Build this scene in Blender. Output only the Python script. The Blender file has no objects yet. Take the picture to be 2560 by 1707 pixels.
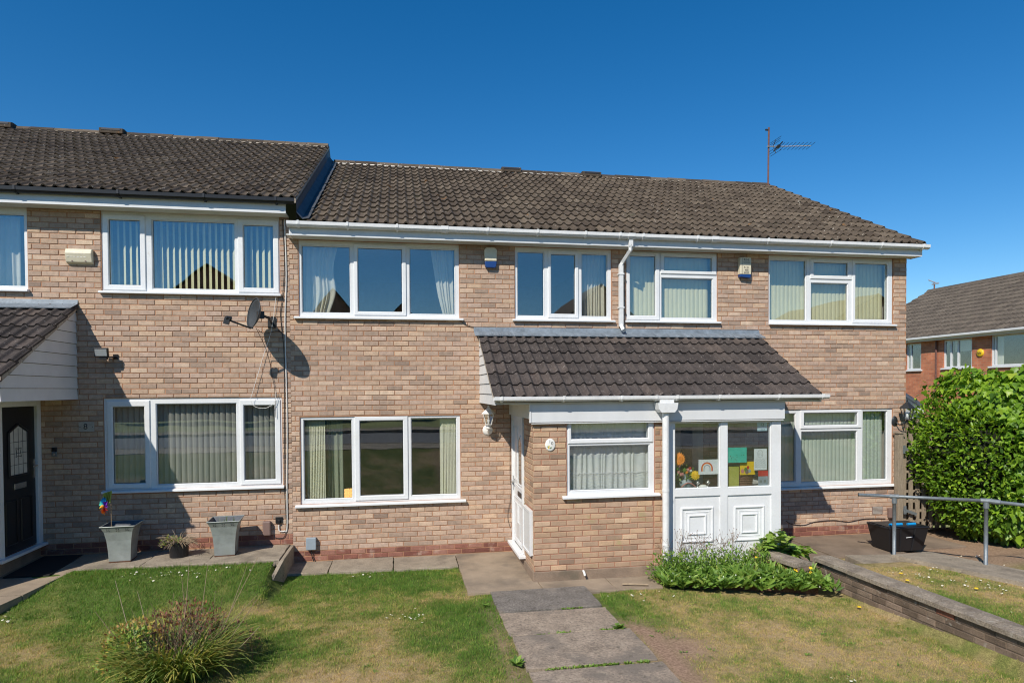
import bpy, math, random, zlib
import numpy as np
from mathutils import Vector, Matrix

random.seed(7)
RNG = np.random.default_rng(11)
SC = bpy.context.scene
COL = SC.collection
R = math.radians

# ------------------------------------------------------------------ camera
YAW, PITCH, ROLL = R(9.914), R(1.147), R(-.354)
cam_pos = Vector((0, -9.97, 2.6))
fw = Vector((math.sin(YAW) * math.cos(PITCH), math.cos(YAW) * math.cos(PITCH), -math.sin(PITCH)))
rt0 = Vector((math.cos(YAW), -math.sin(YAW), 0))
up0 = rt0.cross(fw)
rt = rt0 * math.cos(ROLL) + up0 * math.sin(ROLL)
up = up0 * math.cos(ROLL) - rt0 * math.sin(ROLL)
cd = bpy.data.cameras.new('camera')
cam = bpy.data.objects.new('camera', cd)
COL.objects.link(cam)
mw = Matrix.Identity(4)
for i in range(3):
    mw[i][0], mw[i][1], mw[i][2], mw[i][3] = rt[i], up[i], -fw[i], cam_pos[i]
cam.matrix_world = mw
cd.sensor_width = 36
cd.lens = 1600 / 2560 * 36
cd.shift_y = 150.2 / 2560
cd.clip_end = 5000
SC.camera = cam

# ------------------------------------------------------------------ sky and sun
sun_dir = Vector((.79, 1.0, -1.14)).normalized()          # the way the light travels
to_sun = -sun_dir
SUN_EL = math.asin(to_sun.z)
SUN_AZ = math.atan2(to_sun.x, to_sun.y)                   # clockwise from +Y
world = bpy.data.worlds.new('World')
SC.world = world
world.use_nodes = True
wn = world.node_tree
bg = wn.nodes['Background']
sky = wn.nodes.new('ShaderNodeTexSky')
sky.sky_type = 'NISHITA'
sky.sun_disc = False
sky.sun_elevation = SUN_EL
sky.sun_rotation = SUN_AZ
sky.air_density = 1.0
sky.dust_density = 0.0
sky.ozone_density = 4.0
sky.altitude = 200
hs = wn.nodes.new('ShaderNodeHueSaturation')
hs.inputs['Saturation'].default_value = 1.35
hs.inputs['Value'].default_value = .84
wn.links.new(sky.outputs[0], hs.inputs['Color'])
wn.links.new(hs.outputs[0], bg.inputs[0])
bg.inputs[1].default_value = 0.12
sl = bpy.data.lights.new('sun', 'SUN')
sl.energy = 4.2
sl.angle = R(.53)
sl.color = (1.0, .94, .84)
so = bpy.data.objects.new('sun', sl)
so.rotation_euler = sun_dir.to_track_quat('-Z', 'Y').to_euler()
so.location = (-10, -20, 20)
COL.objects.link(so)
SC.view_settings.view_transform = 'Standard'
SC.view_settings.look = 'None'
SC.view_settings.exposure = 0.27
SC.view_settings.gamma = 1.0
SC.view_settings.use_curve_mapping = False
SC.render.engine = 'CYCLES'
SC.cycles.use_denoising = True
SC.cycles.filter_width = 1.1
SC.cycles.max_bounces = 8
SC.cycles.transparent_max_bounces = 16
SC.cycles.caustics_reflective = False
SC.cycles.caustics_refractive = False

# ------------------------------------------------------------------ materials
MATS = {}


def nd(nt, t, **kw):
    n = nt.nodes.new('ShaderNode' + t)
    for k, v in kw.items():
        if k in n.inputs:
            n.inputs[k].default_value = v
        else:
            setattr(n, k, v)
    return n


def ramp(nt, fac, stops, interp='LINEAR'):
    r = nt.nodes.new('ShaderNodeValToRGB')
    cr = r.color_ramp
    cr.interpolation = interp
    while len(cr.elements) > 1:
        cr.elements.remove(cr.elements[-1])
    for i, (p, c) in enumerate(stops):
        e = cr.elements[0] if i == 0 else cr.elements.new(p)
        e.position = p
        e.color = (c[0], c[1], c[2], 1) if not isinstance(c, (int, float)) else (c, c, c, 1)
    if fac is not None:
        nt.links.new(fac, r.inputs[0])
    return r.outputs[0]


def mixc(nt, fac, a, b, mode='MIX'):
    m = nt.nodes.new('ShaderNodeMix')
    m.data_type = 'RGBA'
    m.blend_type = mode
    m.clamp_factor = True
    for s, v in ((m.inputs[0], fac), (m.inputs[6], a), (m.inputs[7], b)):
        if isinstance(v, bpy.types.NodeSocket):
            nt.links.new(v, s)
        elif isinstance(v, (int, float)):
            s.default_value = v
        else:
            s.default_value = (v[0], v[1], v[2], 1)
    return m.outputs[2]


def noise(nt, scale, detail=4, rough=.55, coord=None, stretch=None):
    n = nd(nt, 'TexNoise', Scale=scale, Detail=detail, Roughness=rough)
    if coord is None:
        coord = nd(nt, 'NewGeometry').outputs['Position']
    if stretch:
        mp = nd(nt, 'Mapping')
        mp.inputs['Scale'].default_value = stretch
        nt.links.new(coord, mp.inputs[0])
        coord = mp.outputs[0]
    nt.links.new(coord, n.inputs['Vector'])
    return n.outputs[0]


def pmat(name, col=(.5, .5, .5), rough=.6, tint=None, var=.12, vscale=12, fine=None, bump=0, bscale=80,
         metallic=0, spec=.5, spots=None, obj_coord=False, trans=0, streak=None, interp='LINEAR', coat=0, dirt=None):
    """Principled material: colour (or a ramp over the 'tint' attribute) times noise, with optional spots, streaks, bump."""
    m = bpy.data.materials.new(name)
    MATS[name] = m
    m.use_nodes = True
    nt = m.node_tree
    b = nt.nodes['Principled BSDF']
    coord = nd(nt, 'TexCoord').outputs['Object'] if obj_coord else nd(nt, 'NewGeometry').outputs['Position']
    if tint:
        at = nd(nt, 'Attribute', attribute_name='tint')
        c = ramp(nt, at.outputs['Fac'], tint, interp)
    else:
        rgb = nd(nt, 'RGB')
        rgb.outputs[0].default_value = (*col, 1)
        c = rgb.outputs[0]
    if var:
        f = noise(nt, vscale, 5, .6, coord, streak)
        f = ramp(nt, f, [(.25, 1 - var), (.75, 1 + var)])
        c = mixc(nt, 1.0, c, f, 'MULTIPLY')
    if fine:
        f = noise(nt, fine[0], 3, .6, coord)
        f = ramp(nt, f, [(.3, 1 - fine[1]), (.7, 1 + fine[1])])
        c = mixc(nt, 1.0, c, f, 'MULTIPLY')
    for sp in (spots or []):        # (scale, threshold, colour, strength)
        f = noise(nt, sp[0], 3, .6, coord)
        f = ramp(nt, f, [(sp[1], 0.0), (sp[1] + sp[4] if len(sp) > 4 else sp[1] + .04, 1.0)])
        fm = nd(nt, 'Math', operation='MULTIPLY')
        nt.links.new(f, fm.inputs[0])
        fm.inputs[1].default_value = sp[3]
        c = mixc(nt, fm.outputs[0], c, sp[2])
    nt.links.new(c, b.inputs['Base Color'])
    b.inputs['Roughness'].default_value = rough
    b.inputs['Metallic'].default_value = metallic
    b.inputs['Specular IOR Level'].default_value = spec
    if coat:
        b.inputs['Coat Weight'].default_value = coat
        b.inputs['Coat Roughness'].default_value = .15
    if bump:
        bn = nd(nt, 'Bump', Strength=bump, Distance=.01)
        nt.links.new(noise(nt, bscale, 5, .65, coord), bn.inputs['Height'])
        nt.links.new(bn.outputs[0], b.inputs['Normal'])
    if trans:
        tr = nd(nt, 'BsdfTranslucent')
        c2 = mixc(nt, 1.0, c, (1.25, 1.15, .6), 'MULTIPLY')
        nt.links.new(c2, tr.inputs[0])
        ms = nd(nt, 'MixShader')
        ms.inputs[0].default_value = trans
        nt.links.new(b.outputs[0], ms.inputs[1])
        nt.links.new(tr.outputs[0], ms.inputs[2])
        nt.links.new(ms.outputs[0], nt.nodes['Material Output'].inputs[0])
    return m


BRICK_RAMP = [(0, (.27, .195, .15)), (.10, (.34, .25, .19)), (.25, (.40, .29, .22)), (.42, (.465, .33, .235)), (.55, (.44, .315, .24)),
              (.68, (.485, .355, .275)), (.80, (.535, .38, .26)), (.92, (.56, .415, .31)), (1, (.62, .47, .34))]
pmat('brick', rough=.9, tint=BRICK_RAMP, var=.2, vscale=16, fine=(120, .16), bump=.35, bscale=140, spec=.2, spots=[(60, .69, (.12, .08, .06), .75), (14, .66, (.60, .46, .33), .35, .2), (.9, .54, (.36, .28, .22), .35, .25), (3, .66, (.64, .55, .45), .30, .15)])
pmat('brick_red', rough=.9, tint=[(0, (.16, .065, .05)), (.5, (.26, .11, .08)), (1, (.36, .19, .14))], var=.2, vscale=8, fine=(90, .2), bump=.35, bscale=140, spec=.2, spots=[(6, .55, (.45, .33, .26), .6, .15)])
pmat('brick_porch', rough=.9, tint=[(p, (c[0] * .97, c[1] * .92, c[2] * .84)) for p, c in BRICK_RAMP], var=.16, vscale=6, fine=(120, .12), bump=.35, bscale=140, spec=.2, spots=[(50, .68, (.08, .06, .045), .85), (3.1, .59, (.36, .32, .13), .5, .12)])
pmat('mortar', (.40, .215, .13), rough=.95, var=.2, vscale=5, fine=(150, .2), spec=.1)
pmat('mortar_porch', (.39, .20, .13), rough=.95, var=.2, vscale=5, fine=(150, .2), spec=.1)
pmat('tile', rough=.85, tint=[(0, (.060, .044, .031)), (.5, (.102, .077, .054)), (1, (.15, .116, .082))], var=.25, vscale=5, fine=(60, .2), bump=.5, bscale=90, spec=.25, spots=[(17, .66, (.44, .40, .33), .8, .03), (30, .71, (.014, .011, .009), .7), (2.2, .66, (.075, .075, .04), .5, .06), (3.0, .70, (.34, .15, .03), .5, .04)])
pmat('tile_porch', rough=.88, tint=[(0, (.045, .037, .034)), (.5, (.072, .059, .053)), (1, (.105, .082, .07))], var=.35, vscale=7, fine=(70, .3), bump=.6, bscale=90, spec=.25, spots=[(30, .645, (.30, .27, .245), .8, .05), (22, .67, (.010, .009, .008), .9), (9, .68, (.17, .10, .07), .6, .1)])
pmat('tile_grey', rough=.85, tint=[(0, (.078, .062, .048)), (1, (.13, .105, .08))], var=.25, vscale=4, fine=(40, .2), bump=.4, bscale=60, spots=[(18, .68, (.4, .38, .33), .7)])
pmat('ridge_mortar', (.42, .36, .29), rough=.95, var=.4, vscale=7, fine=(40, .3), bump=.6, bscale=50, spots=[(12, .6, (.10, .08, .06), .8, .1)])
pmat('pvc', (.73, .74, .745), rough=.38, var=.06, vscale=3, spec=.45, fine=(35, .03), spots=[(2.2, .60, (.58, .57, .52), .4, .2), (14, .68, (.45, .43, .38), .3, .08)])
pmat('pvc_gutter', (0.72, 0.72, 0.71), rough=.4, var=.08, vscale=6, fine=(30, .05), spots=[(25, .72, (.3, .27, .22), .4)])
pmat('pvc_fascia', (0.66, 0.67, 0.68), rough=.42, var=.06, vscale=4, streak=(1, 1, .2))
pmat('soffit', (.62, .62, .58), rough=.6, var=.06, vscale=5)
pmat('board', (.66, .66, .65), rough=.55, var=.08, vscale=3, spots=[(3, .68, (.35, .33, .25), .35, .15)])
pmat('lead', (.20, .235, .27), rough=.6, var=.3, vscale=6, fine=(30, .15), bump=.15, bscale=20, metallic=.15)
pmat('black_plastic', (.012, .012, .014), rough=.4, var=.15)
pmat('dark_metal', (.03, .032, .035), rough=.45, var=.2, metallic=.3)
pmat('galv', (.20, .225, .24), rough=.5, var=.2, vscale=30, fine=(90, .12), metallic=.4)
pmat('planter', (.33, .355, .34), rough=.5, var=.25, vscale=7, metallic=.35, spots=[(3.5, .56, (.18, .20, .14), .55, .2), (25, .72, (.12, .06, .03), .7)])
pmat('rust', (.12, .055, .03), rough=.9, var=.4, vscale=30)
pmat('concrete', (.30, .25, .19), rough=.95, var=.25, vscale=4, fine=(50, .22), bump=.5, bscale=120, spec=.2, spots=[(2.2, .54, (.16, .135, .105), .65, .14), (30, .66, (.44, .39, .32), .5), (14, .65, (.11, .09, .07), .6, .06)])
pmat('concrete_tan', (.30, .235, .17), rough=.95, var=.25, vscale=2.2, fine=(110, .16), bump=.3, bscale=120, spec=.2, spots=[(1.6, .52, (.15, .125, .10), .7, .2)])
pmat('concrete_brown', (.22, .165, .12), rough=.95, var=.28, vscale=2.2, fine=(110, .18), bump=.3, bscale=120, spec=.2, spots=[(1.6, .55, (.12, .095, .075), .6, .2)])
pmat('slab_dark', (.33, .262, .20), rough=.95, var=.3, vscale=5, fine=(40, .3), bump=.9, bscale=120, spec=.2, spots=[(1.5, .50, (.20, .17, .14), .75, .12), (9, .58, (.43, .35, .265), .55, .08), (28, .64, (.12, .10, .08), .7, .05), (12, .64, (.14, .115, .09), .7, .05)])
pmat('slab_grit', (.20, .178, .155), rough=.95, var=.3, vscale=5, fine=(45, .4), bump=1.0, bscale=140, spec=.2, spots=[(2, .53, (.29, .24, .19), .6, .12), (40, .63, (.38, .34, .29), .5, .05), (9, .62, (.11, .095, .08), .6, .06)])
pmat('coping', (.28, .232, .178), rough=.95, var=.3, vscale=6, fine=(60, .4), bump=.9, bscale=90, spec=.15, spots=[(16, .58, (.46, .42, .36), .55, .1), (4, .56, (.15, .12, .095), .6, .12)])
pmat('wall_brick', rough=.95, tint=[(0, (.13, .095, .07)), (.6, (.21, .155, .115)), (.92, (.25, .185, .14)), (1, (.36, .12, .07))], var=.3, vscale=5, fine=(80, .2),
     bump=.7, bscale=80, spec=.15, spots=[(11, .62, (.45, .42, .37), .55, .1), (4, .6, (.10, .075, .055), .5, .15)])
pmat('render_plinth', (.24, .175, .125), rough=.95, var=.3, vscale=3, fine=(70, .15), bump=.4, bscale=60, spots=[(2.5, .56, (.11, .10, .07), .6, .15)])
pmat('tarmac', (.13, .13, .135), rough=.9, var=.2, vscale=2, fine=(150, .3), bump=.4, bscale=200)
pmat('soil', (.15, .085, .055), rough=1, var=.35, vscale=6, fine=(60, .3), bump=1, bscale=45, spec=.1)
pmat('wood_old', (.27, .215, .155), rough=.9, var=.3, vscale=10, streak=(6, 6, .7), bump=.4, bscale=60, fine=(50, .15))
pmat('door_black', (.009, .011, .015), rough=.38, var=.1)
pmat('rubber_mat', (.008, .008, .009), rough=.85, var=.2, fine=(200, .3))
pmat('curtain_cream', (.82, .78, .68), rough=.95, var=.05, vscale=8, trans=.3)
pmat('curtain_green', (.33, .36, .27), rough=.95, var=.08, vscale=8, trans=.2)
pmat('blind_cream', (.84, .80, .55), rough=.9, var=.05, vscale=4, trans=.2)
pmat('blind_pale', (.82, .80, .66), rough=.9, var=.05, vscale=4, trans=.2)
pmat('blind_grey', (.46, .44, .40), rough=.9, var=.05, vscale=4, trans=.15)
pmat('blind_mint', (.64, .70, .63), rough=.9, var=.05, vscale=4, trans=.15)
pmat('net', (.90, .91, .92), rough=.95, var=.06, vscale=10, trans=.3)
pmat('interior', (.45, .43, .39), rough=.9, var=.1)
pmat('interior_light', (.52, .50, .45), rough=.9, var=.1)
pmat('carpet', (.16, .12, .09), rough=1, var=.2)
pmat('red_wall', rough=.9, tint=[(0, (.2, .07, .045)), (1, (.4, .2, .13))], var=.3)
pmat('brown_box', (.20, .13, .11), rough=.6, var=.1)
pmat('grey_box', (.29, .34, .38), rough=.5, var=.08)
pmat('cream_box', (.64, .58, .43), rough=.55, var=.12, vscale=9)
pmat('blue_plastic', (.01, .05, .20), rough=.4)
pmat('blue_bright', (.01, .28, .62), rough=.4)
pmat('white_paint', (.76, .73, .68), rough=.5, var=.1, vscale=20)
pmat('plaque', (.42, .38, .33), rough=.7, var=.12)
pmat('ceramic', (.80, .79, .74), rough=.25, var=.03)
pmat('ink', (.02, .02, .025), rough=.6, var=0)
pmat('ink_faint', (.18, .2, .2), rough=.7, var=0)
pmat('yellow', (.75, .50, .02), rough=.5, var=.1)
pmat('orange', (.85, .27, .01), rough=.6, var=.2, vscale=40)
pmat('red', (.5, .02, .02), rough=.5, var=.1)
pmat('pink', (.55, .22, .2), rough=.6, var=.2, vscale=40)
pmat('purple', (.20, .03, .45), rough=.4, var=.1)
pmat('teal', (.06, .50, .38), rough=.8, var=.1, vscale=12)
pmat('olive_bag', (.36, .38, .06), rough=.8, var=.1)
pmat('paper', (.72, .76, .76), rough=.9, var=.06, vscale=15)
pmat('wicker', (.13, .06, .03), rough=.7, var=.4, vscale=70)
pmat('sticker_blue', (.50, .68, .74), rough=.5, var=.03)
pmat('cable_white', (.72, .70, .66), rough=.5, var=.05)
pmat('cable_black', (.02, .018, .018), rough=.5, var=.05)
pmat('brass', (.45, .33, .12), rough=.35, metallic=.9, var=.05)
pmat('chrome', (.6, .6, .6), rough=.25, metallic=.9, var=.05)
pmat('dish', (.040, .046, .052), rough=.6, var=.1)
pmat('shaded_lead_and_slate', (.068, .076, .088), rough=.6, var=.3, vscale=6, fine=(30, .15), bump=.2, bscale=20, metallic=.1)  # lead darkened to stand for shade in the roof valley; also dark slate
pmat('mortar_white', (.62, .57, .50), rough=.95, var=.3, vscale=5, fine=(40, .2), spots=[(6, .58, (.2, .16, .12), .8, .08)])
pmat('mast', (.16, .075, .06), rough=.8, var=.3, vscale=20)
pmat('alloy', (.62, .63, .65), rough=.4, metallic=.6, var=.05)
pmat('leaf_ivy', rough=.40, tint=[(0, (.05, .11, .014)), (.35, (.14, .27, .022)), (.7, (.28, .45, .032)), (1, (.45, .56, .06))], var=.18, vscale=9, spec=.4, trans=.4)
pmat('leaf_bed', rough=.5, tint=[(0, (.075, .15, .025)), (.5, (.16, .29, .045)), (.85, (.25, .39, .065)), (1, (.36, .45, .10))], var=.18, vscale=12, trans=.36)
pmat('leaf_clump', rough=.5, tint=[(0, (.09, .15, .035)), (.4, (.19, .28, .06)), (.7, (.31, .37, .075)), (1, (.52, .44, .12))], var=.2, vscale=9, trans=.35)
pmat('leaf_red', rough=.6, tint=[(0, (.16, .055, .045)), (.4, (.29, .115, .08)), (.7, (.40, .23, .08)), (1, (.54, .44, .09))], var=.25, vscale=12, trans=.35)
pmat('stalk', rough=.8, tint=[(0, (.12, .08, .05)), (.5, (.26, .18, .11)), (1, (.42, .33, .22))], var=.2, vscale=20)
pmat('petal', (.82, .81, .74), rough=.8, var=.03, trans=.2)
pmat('grass', rough=.7, tint=[(0, (.60, .45, .21)), (.25, (.48, .41, .155)), (.5, (.30, .35, .08)), (.75, (.19, .31, .055)), (1, (.125, .25, .04))], var=.25, vscale=3, spec=.25, trans=.4)
pmat('turf', rough=1, tint=[(0, (.36, .26, .14)), (.3, (.27, .215, .095)), (.6, (.16, .165, .05)), (1, (.09, .125, .03))], var=.3, vscale=14, fine=(90, .5), bump=.8, bscale=70, spec=.1)  # darker than the blades: soil tone plus painted shade between them
pmat('earth_ground', (.20, .22, .07), rough=1, var=.4, vscale=.3)
pmat('bush_core_shade', (.012, .016, .006), rough=1, var=.4, vscale=10)  # near-black: leaf shade inside the hedge put into the colour
pmat('grout_dark', (.05, .04, .03), rough=1, var=.3)


def brick_tex(name, c1, c2, mortar, scale=1.0, axis='X'):
    m = bpy.data.materials.new(name)
    MATS[name] = m
    m.use_nodes = True
    nt = m.node_tree
    b = nt.nodes['Principled BSDF']
    g = nd(nt, 'NewGeometry').outputs['Position']
    sp = nd(nt, 'SeparateXYZ')
    nt.links.new(g, sp.inputs[0])
    cb = nd(nt, 'CombineXYZ')
    nt.links.new(sp.outputs['Y' if axis == 'X' else 'X'], cb.inputs[0])
    nt.links.new(sp.outputs['Z'], cb.inputs[1])
    t = nd(nt, 'TexBrick', Scale=1.0)
    t.inputs['Brick Width'].default_value = .225
    t.inputs['Row Height'].default_value = .075
    t.inputs['Mortar Size'].default_value = .006
    t.inputs['Color1'].default_value = (*c1, 1)
    t.inputs['Color2'].default_value = (*c2, 1)
    t.inputs['Mortar'].default_value = (*mortar, 1)
    nt.links.new(cb.outputs[0], t.inputs[0])
    f = ramp(nt, noise(nt, 2.5, 4), [(.3, .75), (.7, 1.2)])
    nt.links.new(mixc(nt, 1, t.outputs[0], f, 'MULTIPLY'), b.inputs['Base Color'])
    b.inputs['Roughness'].default_value = .9
    return m


brick_tex('brick_far', (.56, .20, .10), (.42, .135, .07), (.42, .25, .16))
brick_tex('brick_gable', (.44, .29, .19), (.34, .22, .16), (.34, .19, .11))
brick_tex('brick_opp', (.55, .24, .15), (.46, .19, .12), (.45, .3, .2), axis='Y')

# glass: mirror-like reflection over a clear, faintly tinted pane
gm = bpy.data.materials.new('glass')
MATS['glass'] = gm
gm.use_nodes = True
nt = gm.node_tree
nt.nodes.remove(nt.nodes['Principled BSDF'])
gl = nd(nt, 'BsdfGlossy', Roughness=.0)
gl.inputs[0].default_value = (.93, .97, 1, 1)
tr = nd(nt, 'BsdfTransparent')
tr.inputs[0].default_value = (.965, .985, .975, 1)
lw = nd(nt, 'LayerWeight', Blend=.5)
pw = nd(nt, 'Math', operation='POWER')
nt.links.new(lw.outputs['Facing'], pw.inputs[0])
pw.inputs[1].default_value = 4.0
mm = nd(nt, 'Math', operation='MULTIPLY_ADD')
nt.links.new(pw.outputs[0], mm.inputs[0])
mm.inputs[1].default_value = .75
mm.inputs[2].default_value = .13
mm.use_clamp = True
bn = nd(nt, 'Bump', Strength=.10, Distance=.01)
nt.links.new(noise(nt, 1.6, 1, .4), bn.inputs['Height'])
nt.links.new(bn.outputs[0], gl.inputs['Normal'])
ms = nd(nt, 'MixShader')
nt.links.new(mm.outputs[0], ms.inputs[0])
nt.links.new(tr.outputs[0], ms.inputs[1])
nt.links.new(gl.outputs[0], ms.inputs[2])
nt.links.new(ms.outputs[0], nt.nodes['Material Output'].inputs[0])
# the lit table lamp seen in the ground-floor window
lm = bpy.data.materials.new('lamp_glow')
MATS['lamp_glow'] = lm
lm.use_nodes = True
b = lm.node_tree.nodes['Principled BSDF']
b.inputs['Base Color'].default_value = (.6, .4, .15, 1)
b.inputs['Emission Color'].default_value = (1, .55, .18, 1)
b.inputs['Emission Strength'].default_value = 1.2


# ------------------------------------------------------------------ mesh helpers
class MB:
    """Collects faces; build() links them as one mesh object."""

    def __init__(self):
        self.v, self.f, self.m, self.t = [], [], [], []

    def face(self, pts, mat=0, tint=.5):
        n = len(self.v)
        self.v.extend([tuple(p) for p in pts])
        self.f.append(tuple(range(n, n + len(pts))))
        self.m.append(mat)
        self.t.append(tint)

    def box(self, x0, x1, y0, y1, z0, z1, mat=0, tint=.5, skip=''):
        n = len(self.v)
        self.v += [(x0, y0, z0), (x1, y0, z0), (x1, y1, z0), (x0, y1, z0), (x0, y0, z1), (x1, y0, z1), (x1, y1, z1), (x0, y1, z1)]
        fs = {'b': (0, 3, 2, 1), 't': (4, 5, 6, 7), 'f': (0, 1, 5, 4), 'k': (2, 3, 7, 6), 'l': (3, 0, 4, 7), 'r': (1, 2, 6, 5)}
        for k, f in fs.items():
            if k not in skip:
                self.f.append(tuple(n + i for i in f))
                self.m.append(mat)
                self.t.append(tint)
        return self

    def cbox(self, c, s, rz=0, rx=0, ry=0, mat=0, tint=.5):
        n = len(self.v)
        M = Matrix.Rotation(rz, 3, 'Z') @ Matrix.Rotation(ry, 3, 'Y') @ Matrix.Rotation(rx, 3, 'X')
        for dx, dy, dz in ((-1, -1, -1), (1, -1, -1), (1, 1, -1), (-1, 1, -1), (-1, -1, 1), (1, -1, 1), (1, 1, 1), (-1, 1, 1)):
            p = M @ Vector((dx * s[0] / 2, dy * s[1] / 2, dz * s[2] / 2)) + Vector(c)
            self.v.append(tuple(p))
        for f in ((0, 3, 2, 1), (4, 5, 6, 7), (0, 1, 5, 4), (2, 3, 7, 6), (3, 0, 4, 7), (1, 2, 6, 5)):
            self.f.append(tuple(n + i for i in f))
            self.m.append(mat)
            self.t.append(tint)
        return self

    def prism(self, poly, axis, a0, a1, mat=0, tint=.5, caps=True):
        """poly: 2D points in the plane across axis ('x': (y,z), 'y': (x,z), 'z': (x,y))."""
        def p3(p, a):
            return {'x': (a, p[0], p[1]), 'y': (p[0], a, p[1]), 'z': (p[0], p[1], a)}[axis]
        n, k = len(self.v), len(poly)
        self.v += [p3(p, a0) for p in poly] + [p3(p, a1) for p in poly]
        for i in range(k):
            j = (i + 1) % k
            self.f.append((n + i, n + j, n + k + j, n + k + i))
            self.m.append(mat)
            self.t.append(tint)
        if caps:
            self.f.append(tuple(n + i for i in reversed(range(k))))
            self.f.append(tuple(n + k + i for i in range(k)))
            self.m += [mat, mat]
            self.t += [tint, tint]
        return self

    def tube(self, pts, r, n=8, mat=0, tint=.5, r1=None, caps=True):
        pts = [Vector(p) for p in pts]
        base = len(self.v)
        ref = None
        for i, p in enumerate(pts):
            d = (pts[min(i + 1, len(pts) - 1)] - pts[max(i - 1, 0)]).normalized()
            if ref is None:
                ref = Vector((0, 0, 1)) if abs(d.z) < .9 else Vector((1, 0, 0))
            a = d.cross(ref)
            if a.length < 1e-4:
                a = d.cross(Vector((0, 1, 0)))
            a.normalize()
            b = a.cross(d)
            ref = b
            rr = r if r1 is None else r + (r1 - r) * i / max(1, len(pts) - 1)
            for k in range(n):
                t = 2 * math.pi * k / n
                self.v.append(tuple(p + a * (rr * math.cos(t)) + b * (rr * math.sin(t))))
        for i in range(len(pts) - 1):
            for k in range(n):
                q = (k + 1) % n
                self.f.append((base + i * n + k, base + i * n + q, base + (i + 1) * n + q, base + (i + 1) * n + k))
                self.m.append(mat)
                self.t.append(tint)
        if caps:
            self.f.append(tuple(base + k for k in range(n)))
            self.f.append(tuple(base + (len(pts) - 1) * n + k for k in reversed(range(n))))
            self.m += [mat, mat]
            self.t += [tint, tint]
        return self

    def lathe(self, prof, c=(0, 0, 0), n=16, mat=0, tint=.5, sx=1, sy=1, rot=None):
        base = len(self.v)
        k = len(prof)
        for i in range(n):
            a = 2 * math.pi * i / n
            for r, z in prof:
                p = Vector((r * math.cos(a) * sx, r * math.sin(a) * sy, z))
                if rot is not None:
                    p = rot @ p
                self.v.append((p.x + c[0], p.y + c[1], p.z + c[2]))
        for i in range(n):
            j = (i + 1) % n
            for q in range(k - 1):
                self.f.append((base + i * k + q, base + j * k + q, base + j * k + q + 1, base + i * k + q + 1))
                self.m.append(mat)
                self.t.append(tint)
        return self

    def mesh(self, name, mats, smooth=False):
        me = bpy.data.meshes.new(name)
        me.from_pydata(self.v, [], self.f)
        for m in mats:
            me.materials.append(MATS[m])
        if len(mats) > 1:
            me.polygons.foreach_set('material_index', self.m)
        a = me.attributes.new('tint', 'FLOAT', 'FACE')
        a.data.foreach_set('value', self.t)
        if smooth:
            me.shade_smooth()
        me.update()
        return me

    def build(self, name, mats, parent=None, smooth=False, bevel=0, **kw):
        if isinstance(mats, str):
            mats = [mats]
        return ob(name, self.mesh(name, mats, smooth), parent, bevel=bevel, **kw)


WORLD_INV = {}


def ob(name, data, parent=None, bevel=0, label=None, cat=None, group=None, kind=None, loc=None, rot=None):
    """Link an object. Its data (or loc) is in world coordinates, also under a moved parent."""
    o = bpy.data.objects.new(name, data)
    COL.objects.link(o)
    if parent:
        o.parent = parent
        o.matrix_parent_inverse = WORLD_INV.get(parent.name, Matrix.Identity(4))
    if loc is not None:
        o.location = loc
    if rot is not None:
        o.rotation_euler = rot
    if bevel:
        b = o.modifiers.new('edge', 'BEVEL')
        b.width = bevel
        b.segments = 2
        b.limit_method = 'ANGLE'
        b.angle_limit = R(40)
    for k, v in (('label', label), ('category', cat), ('group', group), ('kind', kind)):
        if v:
            o[k] = v
    return o


def thing(name, label, cat, loc=(0, 0, 0), group=None, rz=0):
    """An Empty at the thing's base; children are built in world coordinates and keep them."""
    o = bpy.data.objects.new(name, None)
    COL.objects.link(o)
    o.location = loc
    o.rotation_euler = (0, 0, rz)
    o.empty_display_size = .1
    o['label'] = label
    o['category'] = cat
    if group:
        o['group'] = group
    WORLD_INV[o.name] = (Matrix.Translation(loc) @ Matrix.Rotation(rz, 4, 'Z')).inverted()
    return o


def text(body, size, loc, rot, mat, parent, name='lettering', align='CENTER', extrude=.0008):
    c = bpy.data.curves.new(name, 'FONT')
    c.body = body
    c.size = size
    c.align_x = align
    c.align_y = 'CENTER'
    c.extrude = extrude
    o = bpy.data.objects.new(name, c)
    COL.objects.link(o)
    bpy.context.view_layer.update()
    me = bpy.data.meshes.new_from_object(o.evaluated_get(bpy.context.evaluated_depsgraph_get()))
    bpy.data.objects.remove(o)
    me.materials.clear()
    me.materials.append(MATS[mat])
    return ob(name, me, parent, loc=loc, rot=rot, kind='stuff')


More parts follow.
